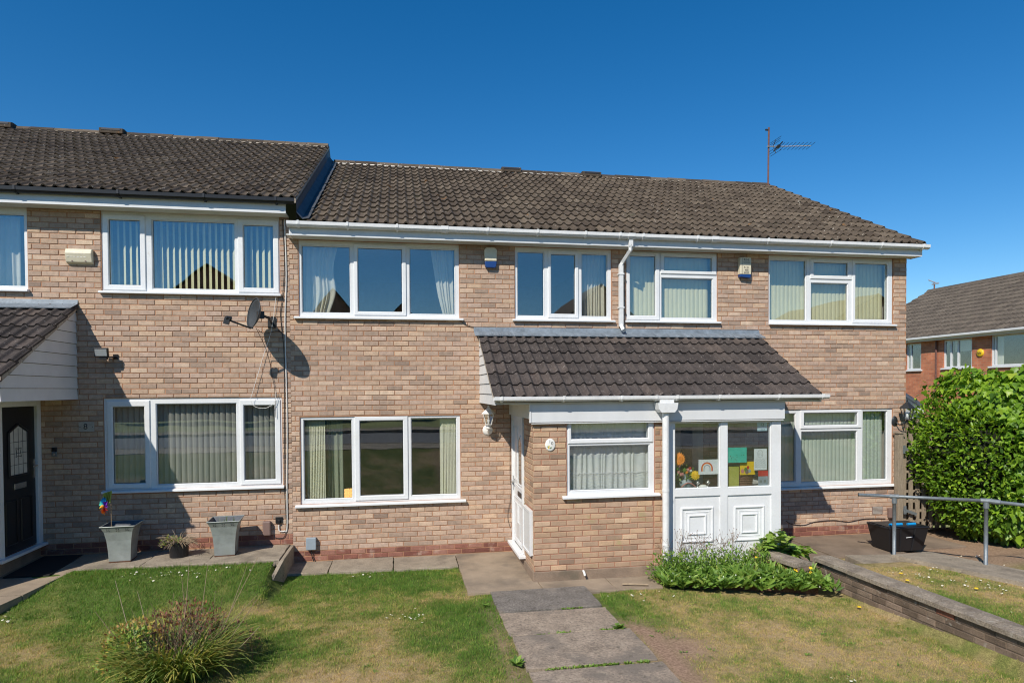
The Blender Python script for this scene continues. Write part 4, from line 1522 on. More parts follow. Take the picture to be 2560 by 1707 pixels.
blind('open vertical blind behind the upper window beside the satellite dish', -4.12, -1.76, 4.03, 5.10, .17, 'blind_cream', R(-52), pitch=.083)
blind('closed grey vertical blind behind the lower window above the metal planters', -4.12, -1.76, 1.20, 2.43, .17, 'blind_grey', R(28), pitch=.078)
blind('yellow green vertical blind upstairs right of the white downpipe', 3.70, 5.20, 3.72, 4.80, .17, 'blind_cream', R(7), pitch=.076)
blind('yellow green vertical blind in the upper window nearest the house corner', 6.2, 8.53, 3.71, 4.80, .17, 'blind_cream', R(7), pitch=.076)
blind('pale vertical blind behind the lower window beside the coach lamp', 6.22, 8.50, .93, 2.18, .17, 'blind_mint', R(7), pitch=.076)
blind('cream vertical blind stacked at one end of the lower window, by the lit lamp', -1.41, -1.14, .94, 2.15, .15, 'blind_pale', R(-58), pitch=.024)
blind('cream vertical blind stacked at the lower window end nearest the porch', .62, .86, .94, 2.15, .15, 'blind_pale', R(-58), pitch=.024)
G_C = 'curtains in the windows of number 10'
cloth(-1.43, -1.06, 3.70, 4.80, .22, 6, .022, lambda t: (0, .16 * t * t - .02 + .10 * math.exp(-((t - .35) / .25) ** 2)), nz=22).build('curtain', 'curtain_cream', smooth=True,
    label='cream curtain drawn aside in the upper window, on the satellite dish side', cat='curtain', group=G_C)
cloth(.56, .85, 3.70, 4.80, .22, 5, .022, lambda t: (.10 - .17 * t + .10 * max(0, .35 - t), 0), nz=22).build('curtain', 'curtain_cream', smooth=True,
    label='cream curtain drawn aside in the upper window, on the alarm box side', cat='curtain', group=G_C)
cloth(2.93, 3.34, 3.70, 4.80, .22, 7, .022, lambda t: (0, 0)).build('curtain', 'curtain_cream', smooth=True,
    label='cream curtain in the small upper window beside the downpipe', cat='curtain', group=G_C)
cloth(-1.12, -.90, .92, 2.16, .24, 4, .02, lambda t: (0, .02)).build('curtain', 'curtain_green', smooth=True,
    label='grey green curtain hanging beside the lit table lamp downstairs', cat='curtain', group=G_C)
cloth(-5.62, -5.30, 4.05, 5.08, .25, 4, .022).build('curtain', 'curtain_cream', smooth=True,
    label='pale curtain in the cut-off upper window at the picture edge', cat='curtain', group='curtains at number 8')
net = cloth(2.25, 3.42, 1.20, 2.15, PY + .14, 15, .013, gather=.7).build('net_curtain', 'net', smooth=True, label='white gathered net curtain with lace hem in the porch window', cat='curtain')
# lace hem: many small holes in a band, as a second sheet of little rings
m = MB()
for r_ in range(5):
    for i in range(64):
        x = 2.27 + i * .0178 + (r_ % 2) * .009
        m.lathe([(.0035, 0), (.0065, .001)], (x, PY + .122, 1.215 + r_ * .046), 6, rot=Matrix.Rotation(R(90), 3, 'X'))
for z in (1.205, 1.43):
    m.box(2.26, 3.41, PY + .123, PY + .1235, z - .006, z + .006)
m.build('lace_hem', 'pvc', net, kind='stuff')
t = thing('table_lamp', 'lit table lamp glowing behind the lower window', 'lamp', (-.83, .75, .62))
MB().lathe([(.05, .62), (.06, .64), (.015, .66), (.015, .82), (.0, .82)], (-.83, .75, 0), 14).build('lamp_base', 'brass', t, smooth=True)
m = MB()
for k in range(10):
    a = k * math.tau / 10
    for j in range(3):
        m.cbox((-.83 + .075 * math.cos(a), .75 + .075 * math.sin(a), .85 + j * .055), (.036, .012, .042), rz=a + math.pi / 2)
m.build('lamp_shade', 'lamp_glow', t)
MB().cbox((-.83, .75, .60), (.5, .4, .03)).build('side_table', 'wicker', label='small dark table under the lit lamp indoors', cat='table')

# ================================================================== fittings on the walls
# satellite dish
sd = thing('satellite_dish', 'grey satellite dish on a bracket casting a long shadow', 'satellite dish', (-1.86, 0, 3.6))
nrm = Vector((-.87, -.46, .17)).normalized()
ctr = Vector((-2.02, -.47, 3.68))
ax = nrm.cross(Vector((0, 0, 1))).normalized()
ay = ax.cross(nrm)
m = MB()
rings, seg = 7, 32
P = {}
for s_, off in ((0, 0), (1, -.006)):
    for i in range(rings + 1):
        for k in range(seg):
            a = k * math.tau / seg
            r_ = i / rings
            p = ctr + ax * (.27 * r_ * math.cos(a)) + ay * (.215 * r_ * math.sin(a)) + nrm * (.075 * (r_ * r_ - 1) + off)
            P[s_, i, k] = len(m.v)
            m.v.append(tuple(p))
for s_ in (0, 1):
    for i in range(rings):
        for k in range(seg):
            q = (k + 1) % seg
            f = (P[s_, i, k], P[s_, i, q], P[s_, i + 1, q], P[s_, i + 1, k])
            m.f.append(f if s_ == 0 else f[::-1])
            m.m.append(0)
            m.t.append(.5)
for k in range(seg):
    q = (k + 1) % seg
    m.f.append((P[0, rings, k], P[0, rings, q], P[1, rings, q], P[1, rings, k]))
    m.m.append(0)
    m.t.append(.5)
m.build('reflector', 'dish', sd, smooth=True)
rim = [ctr + ax * (.272 * math.cos(k * math.tau / 32)) + ay * (.217 * math.sin(k * math.tau / 32)) for k in range(33)]
MB().tube(rim, .007, 6, caps=False).build('rim', 'dish', sd, smooth=True)
lnb = ctr + nrm * .30 - ay * .14
low = ctr - ay * .205
m = MB()
m.tube([low - nrm * .03, low + nrm * .05, lnb - Vector((0, 0, .03))], .013, 6)
m.build('lnb_arm', 'dark_metal', sd)
m = MB()
m.tube([lnb + nrm * .04, lnb - nrm * .03], .028, 10)
m.cbox(lnb + Vector((-.03, -.0, -.035)), (.07, .05, .10), ry=.25)
m.build('lnb_head', 'dark_metal', sd)
bk_ = ctr - nrm * .09
m = MB()
m.cbox(bk_ - nrm * .01, (.09, .06, .10), rz=.5)
m.tube([bk_ - nrm * .03, bk_ + Vector((.10, .12, -.03)), (-1.86, -.04, 3.60)], .019, 8)
m.cbox((-1.86, -.012, 3.60), (.11, .02, .16))
m.build('bracket', 'dark_metal', sd)
# cables
def wire(label, pts, r, mat, smooth_n=6, name='cable'):
    """Catmull-Rom through the points."""
    P_ = [Vector(p) for p in pts]
    P_ = [P_[0]] + P_ + [P_[-1]]
    out = []
    for i in range(1, len(P_) - 2):
        for k in range(smooth_n):
            t = k / smooth_n
            a, b, c, d_ = P_[i - 1:i + 3]
            out.append(.5 * ((2 * b) + (-a + c) * t + (2 * a - 5 * b + 4 * c - d_) * t * t + (-a + 3 * b - 3 * c + d_) * t ** 3))
    out.append(P_[-2])
    return MB().tube(out, r, 5).build(name, mat, label=label, cat='cable', group='cables on the house wall')


wire('white cable running down the joint between numbers 8 and 10', [(-1.66, -.012, 5.12), (-1.645, -.012, 4.3), (-1.672, -.012, 3.55), (-1.66, -.012, 2.2), (-1.675, -.012, 1.2), (-1.68, -.012, .56), (-1.72, -.013, .50), (-1.79, -.02, .51), (-1.80, -.02, .60)], .0085, 'cable_white')
wire('black cable beside the white one, from eaves to the brown box', [(-1.69, -.012, 5.12), (-1.67, -.012, 4.5), (-1.70, -.015, 4.0), (-1.735, -.015, 3.75), (-1.72, -.013, 3.5), (-1.692, -.012, 3.1), (-1.70, -.012, 2.0), (-1.71, -.02, 1.2), (-1.695, -.012, .7), (-1.71, -.014, .44), (-1.80, -.014, .40), (-1.87, -.015, .42)], .005, 'cable_black')
wire('thin pale loose cable looping across the lower window frame', [(-1.79, -.03, 4.0), (-1.86, -.03, 3.5), (-1.98, -.04, 3.1), (-2.12, -.05, 2.62), (-2.16, -.05, 2.46), (-2.10, -.05, 2.36), (-1.95, -.05, 2.34), (-1.83, -.04, 2.43), (-1.81, -.03, 2.58)], .0035, 'cable_white')
wire('thin dark cables dropping from the dish to the window head', [(-2.0, -.4, 3.48), (-1.93, -.2, 3.25), (-1.90, -.03, 3.05), (-1.86, -.02, 2.8), (-1.83, -.02, 2.6), (-1.82, -.02, 2.2)], .004, 'cable_black')
wire('dark dish cable sagging along the wall to the joint', [(-1.98, -.38, 3.46), (-1.93, -.2, 3.42), (-1.85, -.04, 3.46), (-1.76, -.015, 3.48), (-1.70, -.012, 3.42)], .004, 'cable_black')
wire('black cable clipped low along the wall below the corner window', [(6.50, -.012, .31), (6.60, -.012, .25), (6.84, -.012, .225), (7.03, -.012, .27), (7.40, -.012, .285), (7.69, -.012, .245), (8.02, -.012, .285), (8.42, -.012, .27)], .0055, 'cable_black')
wire('thin dark cable tacked up the porch corner by the white door', [(1.70, -.014, .40), (1.66, -.014, .6), (1.72, -.016, .95), (1.70, -.014, 1.3), (1.715, -.012, 2.35)], .003, 'cable_black')
wire('short black cable from the window sill to the porch lead', [(.95, -.02, 3.64), (1.02, -.015, 3.60), (1.14, -.015, 3.56)], .005, 'cable_black')

# alarm boxes
t = thing('alarm_box', 'faded cream alarm box with raised worn lettering beside the dish house window', 'alarm', (-4.42, 0, 4.40), group='alarm boxes')
m = MB()
m.prism([(-.004, 4.385), (-.055, 4.41), (-.085, 4.53), (-.06, 4.595), (-.004, 4.60)], 'x', -4.585, -4.245)
m.build('case', 'cream_box', t, bevel=.01)
m = MB()
for i in range(6):
    m.cbox((-4.55 + i * .043, -.079, 4.535), (.03, .004, .028), rx=-.2)
    m.cbox((-4.55 + i * .043, -.071, 4.492), (.026, .004, .026), rx=-.2)
m.build('raised_lettering', 'white_paint', t, kind='stuff')
for x in (-4.50, -4.33):
    MB().tube([(x, -.05, 4.425), (x, -.064, 4.425)], .010, 8).build('screw', 'brown_box', t)
t = thing('alarm_box', 'white rounded alarm box with blue lens between upper windows', 'alarm', (1.41, 0, 4.49), group='alarm boxes')
m = MB()
m.prism([(1.315, 4.585), (1.505, 4.585), (1.51, 4.75), (1.495, 4.785), (1.46, 4.80), (1.36, 4.80), (1.325, 4.785), (1.31, 4.75)], 'y', -.075, -.004)
m.build('case', 'cream_box', t, bevel=.015)
m = MB()
m.prism([(1.325, 4.50), (1.345, 4.485), (1.475, 4.485), (1.495, 4.50), (1.505, 4.583), (1.315, 4.583)], 'y', -.070, -.004)
m.build('lens', 'blue_plastic', t, bevel=.01)
t = thing('alarm_box', 'cream alarm box printed with a phone number and dark lens', 'alarm', (5.70, 0, 4.43), group='alarm boxes')
m = MB()
m.prism([(5.60, 4.485), (5.80, 4.485), (5.80, 4.765), (5.60, 4.765)], 'y', -.085, -.004)
m.build('case', 'cream_box', t, bevel=.008)
m = MB()
m.prism([(5.605, 4.44), (5.79, 4.425), (5.80, 4.4835), (5.60, 4.4835)], 'y', -.082, -.004)
m.build('lens', 'blue_plastic', t, bevel=.008)
fr90 = (R(90), 0, 0)
text('R.H.', .055, (5.715, -.0865, 4.725), fr90, 'ink', t)
text('SECURITIES', .022, (5.715, -.0865, 4.68), fr90, 'ink', t)
for i, s_ in enumerate(('0121', '458', '6033')):
    text(s_, .046, (5.715, -.0865, 4.595 - i * .042), fr90, 'ink', t)
MB().box(5.643, 5.646, -.0868, -.085, 4.49, 4.76).build('print_line', 'ink', t)

# floodlight
t = thing('floodlight', 'black floodlight on the wall above number 8 plaque', 'floodlight', (-4.02, 0, 3.08), group=None)
m = MB()
m.cbox((-4.105, -.16, 3.145), (.18, .045, .125), rx=R(10))
m.cbox((-4.10, -.12, 3.15), (.13, .04, .09), rx=R(10))
m.build('housing', 'black_plastic', t, bevel=.008)
MB().cbox((-4.105, -.188, 3.140), (.15, .008, .095), rx=R(10)).build('lens', 'glass', t)
MB().cbox((-4.105, -.1835, 3.1405), (.15, .003, .095), rx=R(10)).build('reflector', 'alloy', t)
m = MB()
m.cbox((-4.09, -.13, 3.065), (.09, .06, .035))
m.tube([(-4.06, -.12, 3.075), (-3.99, -.06, 3.085), (-3.985, -.0, 3.09)], .011, 6)
m.cbox((-3.985, -.01, 3.09), (.06, .02, .07))
m.build('bracket', 'black_plastic', t)
# number plaques, bell
t = thing('house_number_plaque', 'stone plaque with the number 8 on shaded brick', 'number plaque', (-4.38, 0, 2.03), group='house number plaques')
MB().box(-4.48, -4.28, -.016, -.004, 2.03, 2.17).build('plate', 'plaque', t, bevel=.003)
text('8', .115, (-4.39, -.0165, 2.10), fr90, 'ink', t)
for x in (-4.46, -4.30):
    MB().tube([(x, -.010, 2.10), (x, -.0185, 2.10)], .006, 6).build('screw', 'dark_metal', t)
t = thing('doorbell', 'small black and silver video doorbell beside the black door', 'doorbell', (-4.795, 0, 1.69))
MB().box(-4.83, -4.762, -.022, -.004, 1.755, 1.815).build('camera_cover', 'black_plastic', t, bevel=.005)
MB().box(-4.83, -4.762, -.022, -.004, 1.69, 1.754).build('cover', 'galv', t, bevel=.005)
MB().tube([(-4.796, -.021, 1.722), (-4.796, -.026, 1.722)], .017, 14).build('button', 'chrome', t)
t = thing('house_number_plaque', 'oval white ceramic plaque with number 10 and small flowers on the porch', 'number plaque', (1.98, PY, 1.76), group='house number plaques')
MB().lathe([(0, .012), (.058, .012), (.068, .007), (.07, 0)], (1.98, PY - .004, 1.845), 28, sy=1.22, rot=Matrix.Rotation(R(90), 3, 'X')).build('plate', 'ceramic', t, smooth=True)
text('1', .062, (1.972, PY - .0165, 1.888), fr90, 'ink', t)
text('0', .062, (2.004, PY - .0165, 1.865), fr90, 'ink', t)
for i, (x, z, c) in enumerate(((1.955, 1.805, 'yellow'), (1.975, 1.800, 'ink_faint'), (1.962, 1.826, 'yellow'), (1.945, 1.822, 'leaf_bed'), (1.988, 1.808, 'leaf_bed'))):
    MB().lathe([(0, .002), (.010, .001)], (x, PY - .016, z), 7, rot=Matrix.Rotation(R(90), 3, 'X')).build('painted_flower', c, t)


# coach lamps
def lantern(label, x, y, z, mat, sc=1.0):
    """x,y,z: centre of the lantern's floor; a tapered four-sided lantern on a wall arm."""
    t = thing('wall_lantern', label, 'wall lamp', (x, 0, z), group='coach lamps on the walls')
    m = MB()
    rb, rt_, hh = .052 * sc, .088 * sc, .165 * sc
    N = 6
    pb = [(x + rb * math.cos(k * math.tau / N + .3), y + rb * math.sin(k * math.tau / N + .3), z) for k in range(N)]
    pt = [(x + rt_ * math.cos(k * math.tau / N + .3), y + rt_ * math.sin(k * math.tau / N + .3), z + hh) for k in range(N)]
    for k in range(N):
        m.tube([pb[k], pt[k]], .006 * sc, 5)
    m.tube(pb + [pb[0]], .007 * sc, 5)
    m.tube(pt + [pt[0]], .007 * sc, 5)
    m.build('cage', mat, t)
    g_ = MB()
    for k in range(N):
        q = (k + 1) % N
        g_.face([pb[k], pb[q], pt[q], pt[k]])
    g_.build('lantern_glass', 'glass', t)
    r2 = MB()
    r2.lathe([(.112 * sc, hh), (.105 * sc, hh + .012), (.06 * sc, hh + .055 * sc), (.018 * sc, hh + .095 * sc), (.012 * sc, hh + .105 * sc), (.016 * sc, hh + .12 * sc), (0, hh + .135 * sc)], (x, y, z), N)
    r2.build('lantern_roof', mat, t)
    MB().lathe([(0, .01), (.018, .012), (.022, .06), (.014, .10), (0, .11)], (x, y, z), 10).build('bulb', 'pvc', t, smooth=True)
    return t


t = lantern('white coach lamp under the porch eave beside the white door', 1.345, -.17, 2.05, 'white_paint')
m = MB()
m.lathe([(0, .03), (.05, .028), (.075, .012), (.08, 0)], (1.35, -.006, 1.955), 20, rot=Matrix.Rotation(R(90), 3, 'X'), sy=1.05)
m.lathe([(.05, -.002), (.035, -.03), (.05, -.05), (.02, -.075), (0, -.08)], (1.345, -.15, 2.045), 12)
m.tube([(1.35, -.02, 1.96), (1.35, -.10, 1.93), (1.347, -.15, 1.97), (1.345, -.16, 2.04)], .016, 8)
m.build('wall_mount', 'white_paint', t, smooth=True)
t = lantern('dark grey coach lamp on the end house corner', 8.69, -.19, 2.03, 'dark_metal', 1.15)
m = MB()
m.lathe([(0, .02), (.05, .018), (.06, 0)], (8.60, -.004, 1.99), 18, rot=Matrix.Rotation(R(90), 3, 'X'), sy=1.5)
m.tube([(8.60, -.02, 1.97), (8.63, -.09, 1.93), (8.68, -.16, 1.96), (8.69, -.19, 2.03)], .011, 8)
m.lathe([(.022, 0), (.012, -.03), (.018, -.05), (.006, -.08), (0, -.10)], (8.69, -.19, 2.03), 10)
m.build('wall_mount', 'dark_metal', t, smooth=True)

# boxes low on the walls
MB().box(-2.02, -1.905, -.075, -.004, .45, .665).build('meter_cover', 'brown_box', bevel=.018, label='brown plastic service cover low on the wall beside a planter', cat='service box')
t = thing('outdoor_socket', 'small black cable entry plate low on the wall by the joint', 'socket', (-1.79, 0, .62))
MB().box(-1.845, -1.745, -.018, -.004, .62, .715).build('plate', 'black_plastic', t, bevel=.004)
MB().cbox((-1.795, -.028, .645), (.03, .02, .06)).build('plug', 'black_plastic', t, bevel=.004)
t = thing('junction_box', 'pale grey junction box low on the wall below the window', 'junction box', (-1.335, 0, .21))
MB().box(-1.408, -1.262, -.07, -.004, .21, .39).build('case', 'grey_box', t, bevel=.008)
MB().tube([(-1.335, -.03, .212), (-1.328, -.03, .12), (-1.30, -.03, .03)], .008, 6).build('lead', 'cable_black', t)
t = thing('air_brick', 'dark slotted air brick low in the end house wall', 'air brick', (8.27, 0, .35))
MB().box(8.165, 8.375, -.005, .012, .355, .49).build('plate', 'brown_box', t)
for i in range(6):
    MB().box(8.175, 8.365, -.009, -.0055, .365 + i * .021, .376 + i * .021).build('slat', 'plaque', t)
MB().box(8.46, 8.555, -.07, -.004, .29, .46).build('meter_cover', 'brown_box', bevel=.008, label='small brown service box on the end house behind the rail post', cat='service box')
MB().tube([(2.43, PY - .01, .125), (2.43, PY - .05, .115), (2.435, PY - .085, .075)], .016, 10).build('waste_pipe', 'cable_white', label='short white waste pipe stub at the porch foot', cat='pipe')
t = thing('notice_sign', 'grey and red notice plate on the wall under the porch gutter end', 'sign', (6.22, 0, 2.22))
MB().box(6.02, 6.20, -.013, -.004, 2.235, 2.47).build('plate', 'dark_metal', t)
MB().box(6.05, 6.19, -.016, -.0135, 2.43, 2.475).build('red_band', 'red', t)
for x in (6.07, 6.14):
    MB().box(x - .022, x + .022, -.0165, -.0135, 2.30, 2.35).build('printed_symbol', 'grey_box', t)

# ================================================================== TV aerial
t = thing('tv_aerial', 'rusty aerial mast with a horizontal yagi on the end of the ridge', 'aerial', (8.80, 4.3, 7.45))
MB().tube([(8.80, 4.28, 7.40), (8.815, 4.29, 8.20), (8.83, 4.30, 8.86)], .021, 8).build('mast', 'mast', t)
MB().cbox((8.79, 4.30, 8.80), (.10, .03, .035)).build('mast_clamp', 'dark_metal', t)
bm0, bm1 = Vector((8.76, 4.26, 8.385)), Vector((9.90, 4.22, 8.455))
MB().tube([bm0, bm1], .011, 6).build('boom', 'alloy', t)
for i, u in enumerate(np.linspace(.30, .99, 9)):
    p = bm0.lerp(bm1, u)
    MB().tube([p + Vector((.02, -.15, .035)), p + Vector((-.02, .15, -.035))], .005, 5).build('director', 'dark_metal', t)
p = bm0.lerp(bm1, .14)
for s_ in (1, -1):
    m = MB()
    m.tube([p, p + Vector((.05, -.02, .16 * s_))], .008, 5)
    for k in range(3):
        q = p + Vector((.018, -.006, .053 * s_)) * (k + 1)
        m.tube([q + Vector((.03, -.18, .02)), q + Vector((-.03, .18, -.02))], .005, 5)
    m.build('reflector', 'dark_metal', t)
p = bm0.lerp(bm1, .25)
m = MB()
m.cbox(p, (.06, .10, .05))
m.tube([p + Vector((.03, -.14, .06)), p + Vector((-.03, .14, -.06))], .014, 6)
m.build('dipole', 'dark_metal', t)

# ================================================================== garden: planters, pot, pinwheel, mat
def planter(label, x, y, z, rz, plants):
    t = thing('metal_planter', label, 'planter', (x, y, z), group='flared metal planters')
    prof = [(.130, 0), (.132, .03), (.138, .16), (.150, .30), (.172, .42), (.205, .495), (.212, .50)]
    inn = [(.205, .50), (.165, .42), (.145, .36)]
    m = MB()
    Rz = Matrix.Rotation(rz, 3, 'Z')
    sq = [(-1, -1), (1, -1), (1, 1), (-1, 1)]

    def P(r, h, k):
        q = Rz @ Vector((sq[k][0] * r, sq[k][1] * r, h))
        return (q.x + x, q.y + y, q.z + z)
    pr = prof + inn
    for a, b in zip(pr, pr[1:]):
        for k in range(4):
            j = (k + 1) % 4
            m.face([P(*a, k), P(*a, j), P(*b, j), P(*b, k)])
    m.build('body', 'planter', t)
    m = MB()
    for a, b in zip(inn, inn[1:]):
        for k in range(4):
            j = (k + 1) % 4
            m.face([P(a[0] - .002, a[1] - .001, k), P(a[0] - .002, a[1] - .001, j), P(b[0] - .002, b[1], j), P(b[0] - .002, b[1], k)])
    m.build('inner_shade_skin', 'shaded_lead_and_slate', t)  # dark skin added inside the flare, shade put into its colour
    m = MB()
    m.face([P(.146, .37, k) for k in range(4)])
    m.build('compost', 'soil', t)
    m = MB()
    for k in range(4):
        j = (k + 1) % 4
        a, b = Vector(P(.211, .5, k)), Vector(P(.211, .5, j))
        m.tube([a, b], .006, 5)
    m.build('rim', 'planter', t)
    m = MB()
    for k in (0, 1):
        j = (k + 1) % 4
        for u in (.2, .5, .8):
            r_, h_ = .1905, .455
            c = Vector(P(r_, h_, k)).lerp(Vector(P(r_, h_, j)), u)
            al = (Vector(P(r_, h_, j)) - Vector(P(r_, h_, k))).normalized()
            upv = Vector(P(.2045, .495, k)) - Vector(P(.172, .42, k))
            upv = (upv - al * upv.dot(al)).normalized()
            n_ = al.cross(upv)
            c = c + n_ * .006
            for q in range(4):
                ang = math.pi / 4 + q * math.pi / 2
                d1 = al * math.cos(ang) + upv * math.sin(ang)
                d2 = al * -math.sin(ang) + upv * math.cos(ang)
                m.face([c + d1 * .006, c + d1 * .018 + d2 * .006, c + d1 * .031, c + d1 * .018 - d2 * .006])
    m.build('flower_cutouts', 'ink', t, kind='stuff')
    m = MB()
    for k in range(4):
        j = (k + 1) % 4
        m.face([P(.1312, .0, k), P(.1312, .0, j), P(.1335, .018, j), P(.1335, .018, k)])
    m.build('rust_edge', 'rust', t)
    if plants:
        m = MB()
        for i in range(16):
            a, r_ = random.uniform(0, 6.28), random.uniform(.02, .14)
            b = Vector((x + r_ * math.cos(a), y + r_ * math.sin(a), z + .38))
            tp = b + Vector((random.uniform(-.05, .05), random.uniform(-.05, .05), random.uniform(.08, .20)))
            s_ = Vector((.006, .004, 0))
            m.face([b - s_, b + s_, tp], 0, random.random())
        m.build('weeds', 'leaf_bed', t, kind='stuff')
    return t


planter('flared grey metal planter holding the pinwheel', -3.77, -.43, .286, R(4), False)
planter('flared grey metal planter with a few weeds, nearest the party line', -2.44, -.40, .290, R(4), True)
t = thing('pinwheel', 'rainbow pinwheel on a thin stick in the metal planter', 'pinwheel', (-3.85, -.55, .65))
MB().tube([(-3.86, -.55, .62), (-3.858, -.55, 1.13)], .005, 6).build('stick', 'stalk', t)
hub = Vector((-3.93, -.58, 1.06))
cols = ['purple', 'blue_bright', 'teal', 'yellow', 'orange', 'red']
for k in range(12):
    a = k * math.tau / 12
    d1 = Vector((.5 * math.cos(a), -.25 * math.cos(a), math.sin(a)))
    d2 = Vector((-.5 * math.sin(a), .25 * math.sin(a), math.cos(a)))
    m = MB()
    m.face([hub, hub + d1 * .07 + d2 * .028 + Vector((-.025, -.03, 0)), hub + d1 * .125 + d2 * .006, hub + d1 * .07 - d2 * .022])
    m.face([hub + Vector((.001, .002, 0)), hub + d1 * .07 - d2 * .022 + Vector((0, .002, 0)), hub + d1 * .125 + d2 * .006 + Vector((0, .002, 0)), hub + d1 * .07 + d2 * .028 + Vector((-.025, -.028, 0))])
    m.build('petal', cols[k // 2], t)
MB().lathe([(0, .02), (.018, .012), (.02, 0)], tuple(hub + Vector((-.015, -.02, 0))), 10, rot=Matrix.Rotation(R(90), 3, 'X')).build('hub', 'orange', t)
m = MB()
for i in range(5):
    b = Vector((-3.97 + i * .02, -.57, 1.10))
    m.face([b, b + Vector((.03, 0, .0)), b + Vector((.055, .0, .135 + i * .006)), b + Vector((.03, 0, .135 + i * .006))], 0, .6)
m.build('foil_tail', 'olive_bag', t, kind='stuff')
m = MB()
m.face([(-4.95, -.97, .272), (-4.42, -.97, .272), (-4.44, -.02, .292), (-4.95, -.02, .292)])
m.prism([(-4.95, -.975), (-4.42, -.975), (-4.42, -.97), (-4.95, -.97)], 'z', .255, .272)
m.prism([(-4.42, -.97), (-4.416, -.97), (-4.436, -.02), (-4.44, -.02)], 'z', .26, .281)
m.build('doormat', 'rubber_mat', label='black rubber doormat on the shaded slabs by the black door', cat='doormat')
t = thing('plant_pot', 'small black pot of withered trailing plant between the planters', 'plant pot', (-3.07, -.38, .287))
MB().lathe([(0, 0), (.118, 0), (.128, .18), (.136, .185), (.138, .215), (.128, .215), (.118, .18), (0, .17)], (-3.07, -.38, .287), 22).build('pot', 'black_plastic', t, smooth=False)
pot_t = t

# handrail
t = thing('handrail', 'galvanised tubular handrail beside the ramp of number 12', 'handrail', (7.2, -1.5, .1))
ra, rb_, rc = Vector((6.86, -1.32, .96)), Vector((7.885, -2.49, 1.03)), Vector((8.9, -4.0, 1.0))
pA, pB = ra.lerp(rb_, .30), rb_
m = MB()
m.tube([ra, rb_], .024, 12)
m.build('rail', 'galv', t, smooth=True)
MB().tube([rb_, rc], .024, 12).build('rail', 'galv', t, smooth=True)
for p, z0 in ((pA, .05), (pB, .08)):
    MB().tube([(p.x, p.y, z0), (p.x, p.y, p.z)], .026, 12).build('post', 'galv', t, smooth=True)
    m = MB()
    m.tube([(p.x, p.y, p.z - .10), (p.x, p.y, p.z - .02)], .035, 12)
    m.tube([p + (ra - rb_).normalized() * .06, p - (ra - rb_).normalized() * .06], .034, 12)
    m.build('fitting', 'galv', t, smooth=False)
MB().tube([rb_ + (rc - rb_).normalized() * .05, rb_ + (rc - rb_).normalized() * .16], .034, 12).build('fitting', 'galv', t)
MB().tube([ra, ra + (ra - rb_).normalized() * .012], .026, 12).build('end_cap', 'black_plastic', t)

# recycling box
t = thing('recycling_box', 'black plastic recycling box with blue lid edges by the gate', 'box', (7.78, -1.0, .03))
m = MB()
bt = [(7.50, -1.20), (8.06, -1.22), (8.06, -.86), (7.50, -.84)]
tp_ = [(7.43, -1.25), (8.13, -1.27), (8.13, -.81), (7.43, -.79)]
for i in range(4):
    j = (i + 1) % 4
    m.face([(*bt[i], .03), (*bt[j], .03), (*tp_[j], .40), (*tp_[i], .40)])
    m.face([(*tp_[i], .40), (*tp_[j], .40), ((tp_[j][0] - 7.78) * .93 + 7.78, (tp_[j][1] + 1.03) * .93 - 1.03, .38), ((tp_[i][0] - 7.78) * .93 + 7.78, (tp_[i][1] + 1.03) * .93 - 1.03, .38)])
m.face([(*p, .03) for p in bt[::-1]])
m.build('body', 'black_plastic', t)
m = MB()
for i in range(4):
    j = (i + 1) % 4
    m.tube([(*tp_[i], .40), (*tp_[j], .40)], .014, 6)
m.build('rim', 'black_plastic', t)
for i, u in enumerate((.3, .66)):
    a = Vector((*bt[0], .03)).lerp(Vector((*bt[1], .03)), u)
    b = Vector((*tp_[0], .39)).lerp(Vector((*tp_[1], .39)), u)
    MB().tube([a + Vector((0, -.004, 0)), b + Vector((0, -.004, 0))], .012, 4).build('rib', 'black_plastic', t)
m = MB()
m.prism([(7.46, -1.22), (8.10, -1.24), (8.10, -.84), (7.46, -.82)], 'z', .405, .418)
m.build('lid', 'black_plastic', t)
MB().tube([(7.56, -1.12, .428), (7.78, -1.12, .43)], .022, 8).build('handle', 'blue_bright', t)
MB().tube([(7.86, -1.14, .428), (8.00, -1.14, .43)], .022, 8).build('handle', 'blue_bright', t)
MB().cbox((7.80, -1.248, .25), (.11, .006, .010), ry=-.08).build('printed_mark', 'pvc', t)

# wooden gate on its post, side fence
t = thing('garden_gate', 'weathered open wooden picket gate hung at the house corner', 'gate', (8.62, -.1, .03))
m = MB()
m.box(8.55, 8.65, -.16, -.06, .0, 1.78)
m.build('post', 'wood_old', t, bevel=.006)
MB().box(8.53, 8.67, -.175, -.045, 1.782, 1.80).build('post_cap', 'wood_old', t)
for i, x in enumerate(np.arange(8.735, 9.6, .135)):
    MB().cbox((x, -.075, .92), (.075, .022, 1.72 - .02 * (i % 2)), ry=random.uniform(-.008, .008)).build('picket', 'wood_old', t)
for z in np.linspace(.22, 1.62, 9):
    MB().cbox((9.12, -.045, z), (.94, .03, .045)).build('rail', 'wood_old', t)
MB().cbox((8.66, -.165, 1.50), (.05, .012, .14)).build('hinge', 'galv', t)
MB().cbox((8.79, -.14, 1.50), (.26, .012, .045)).build('hinge', 'galv', t)
MB().cbox((8.68, -.165, .44), (.05, .012, .14)).build('hinge', 'galv', t)
MB().cbox((8.79, -.15, .40), (.28, .012, .05), ry=.35).build('hinge', 'galv', t)
t = thing('side_fence', 'weathered wooden fence of upright boards behind the leafy hedge', 'fence', (9.3, .4, 0))
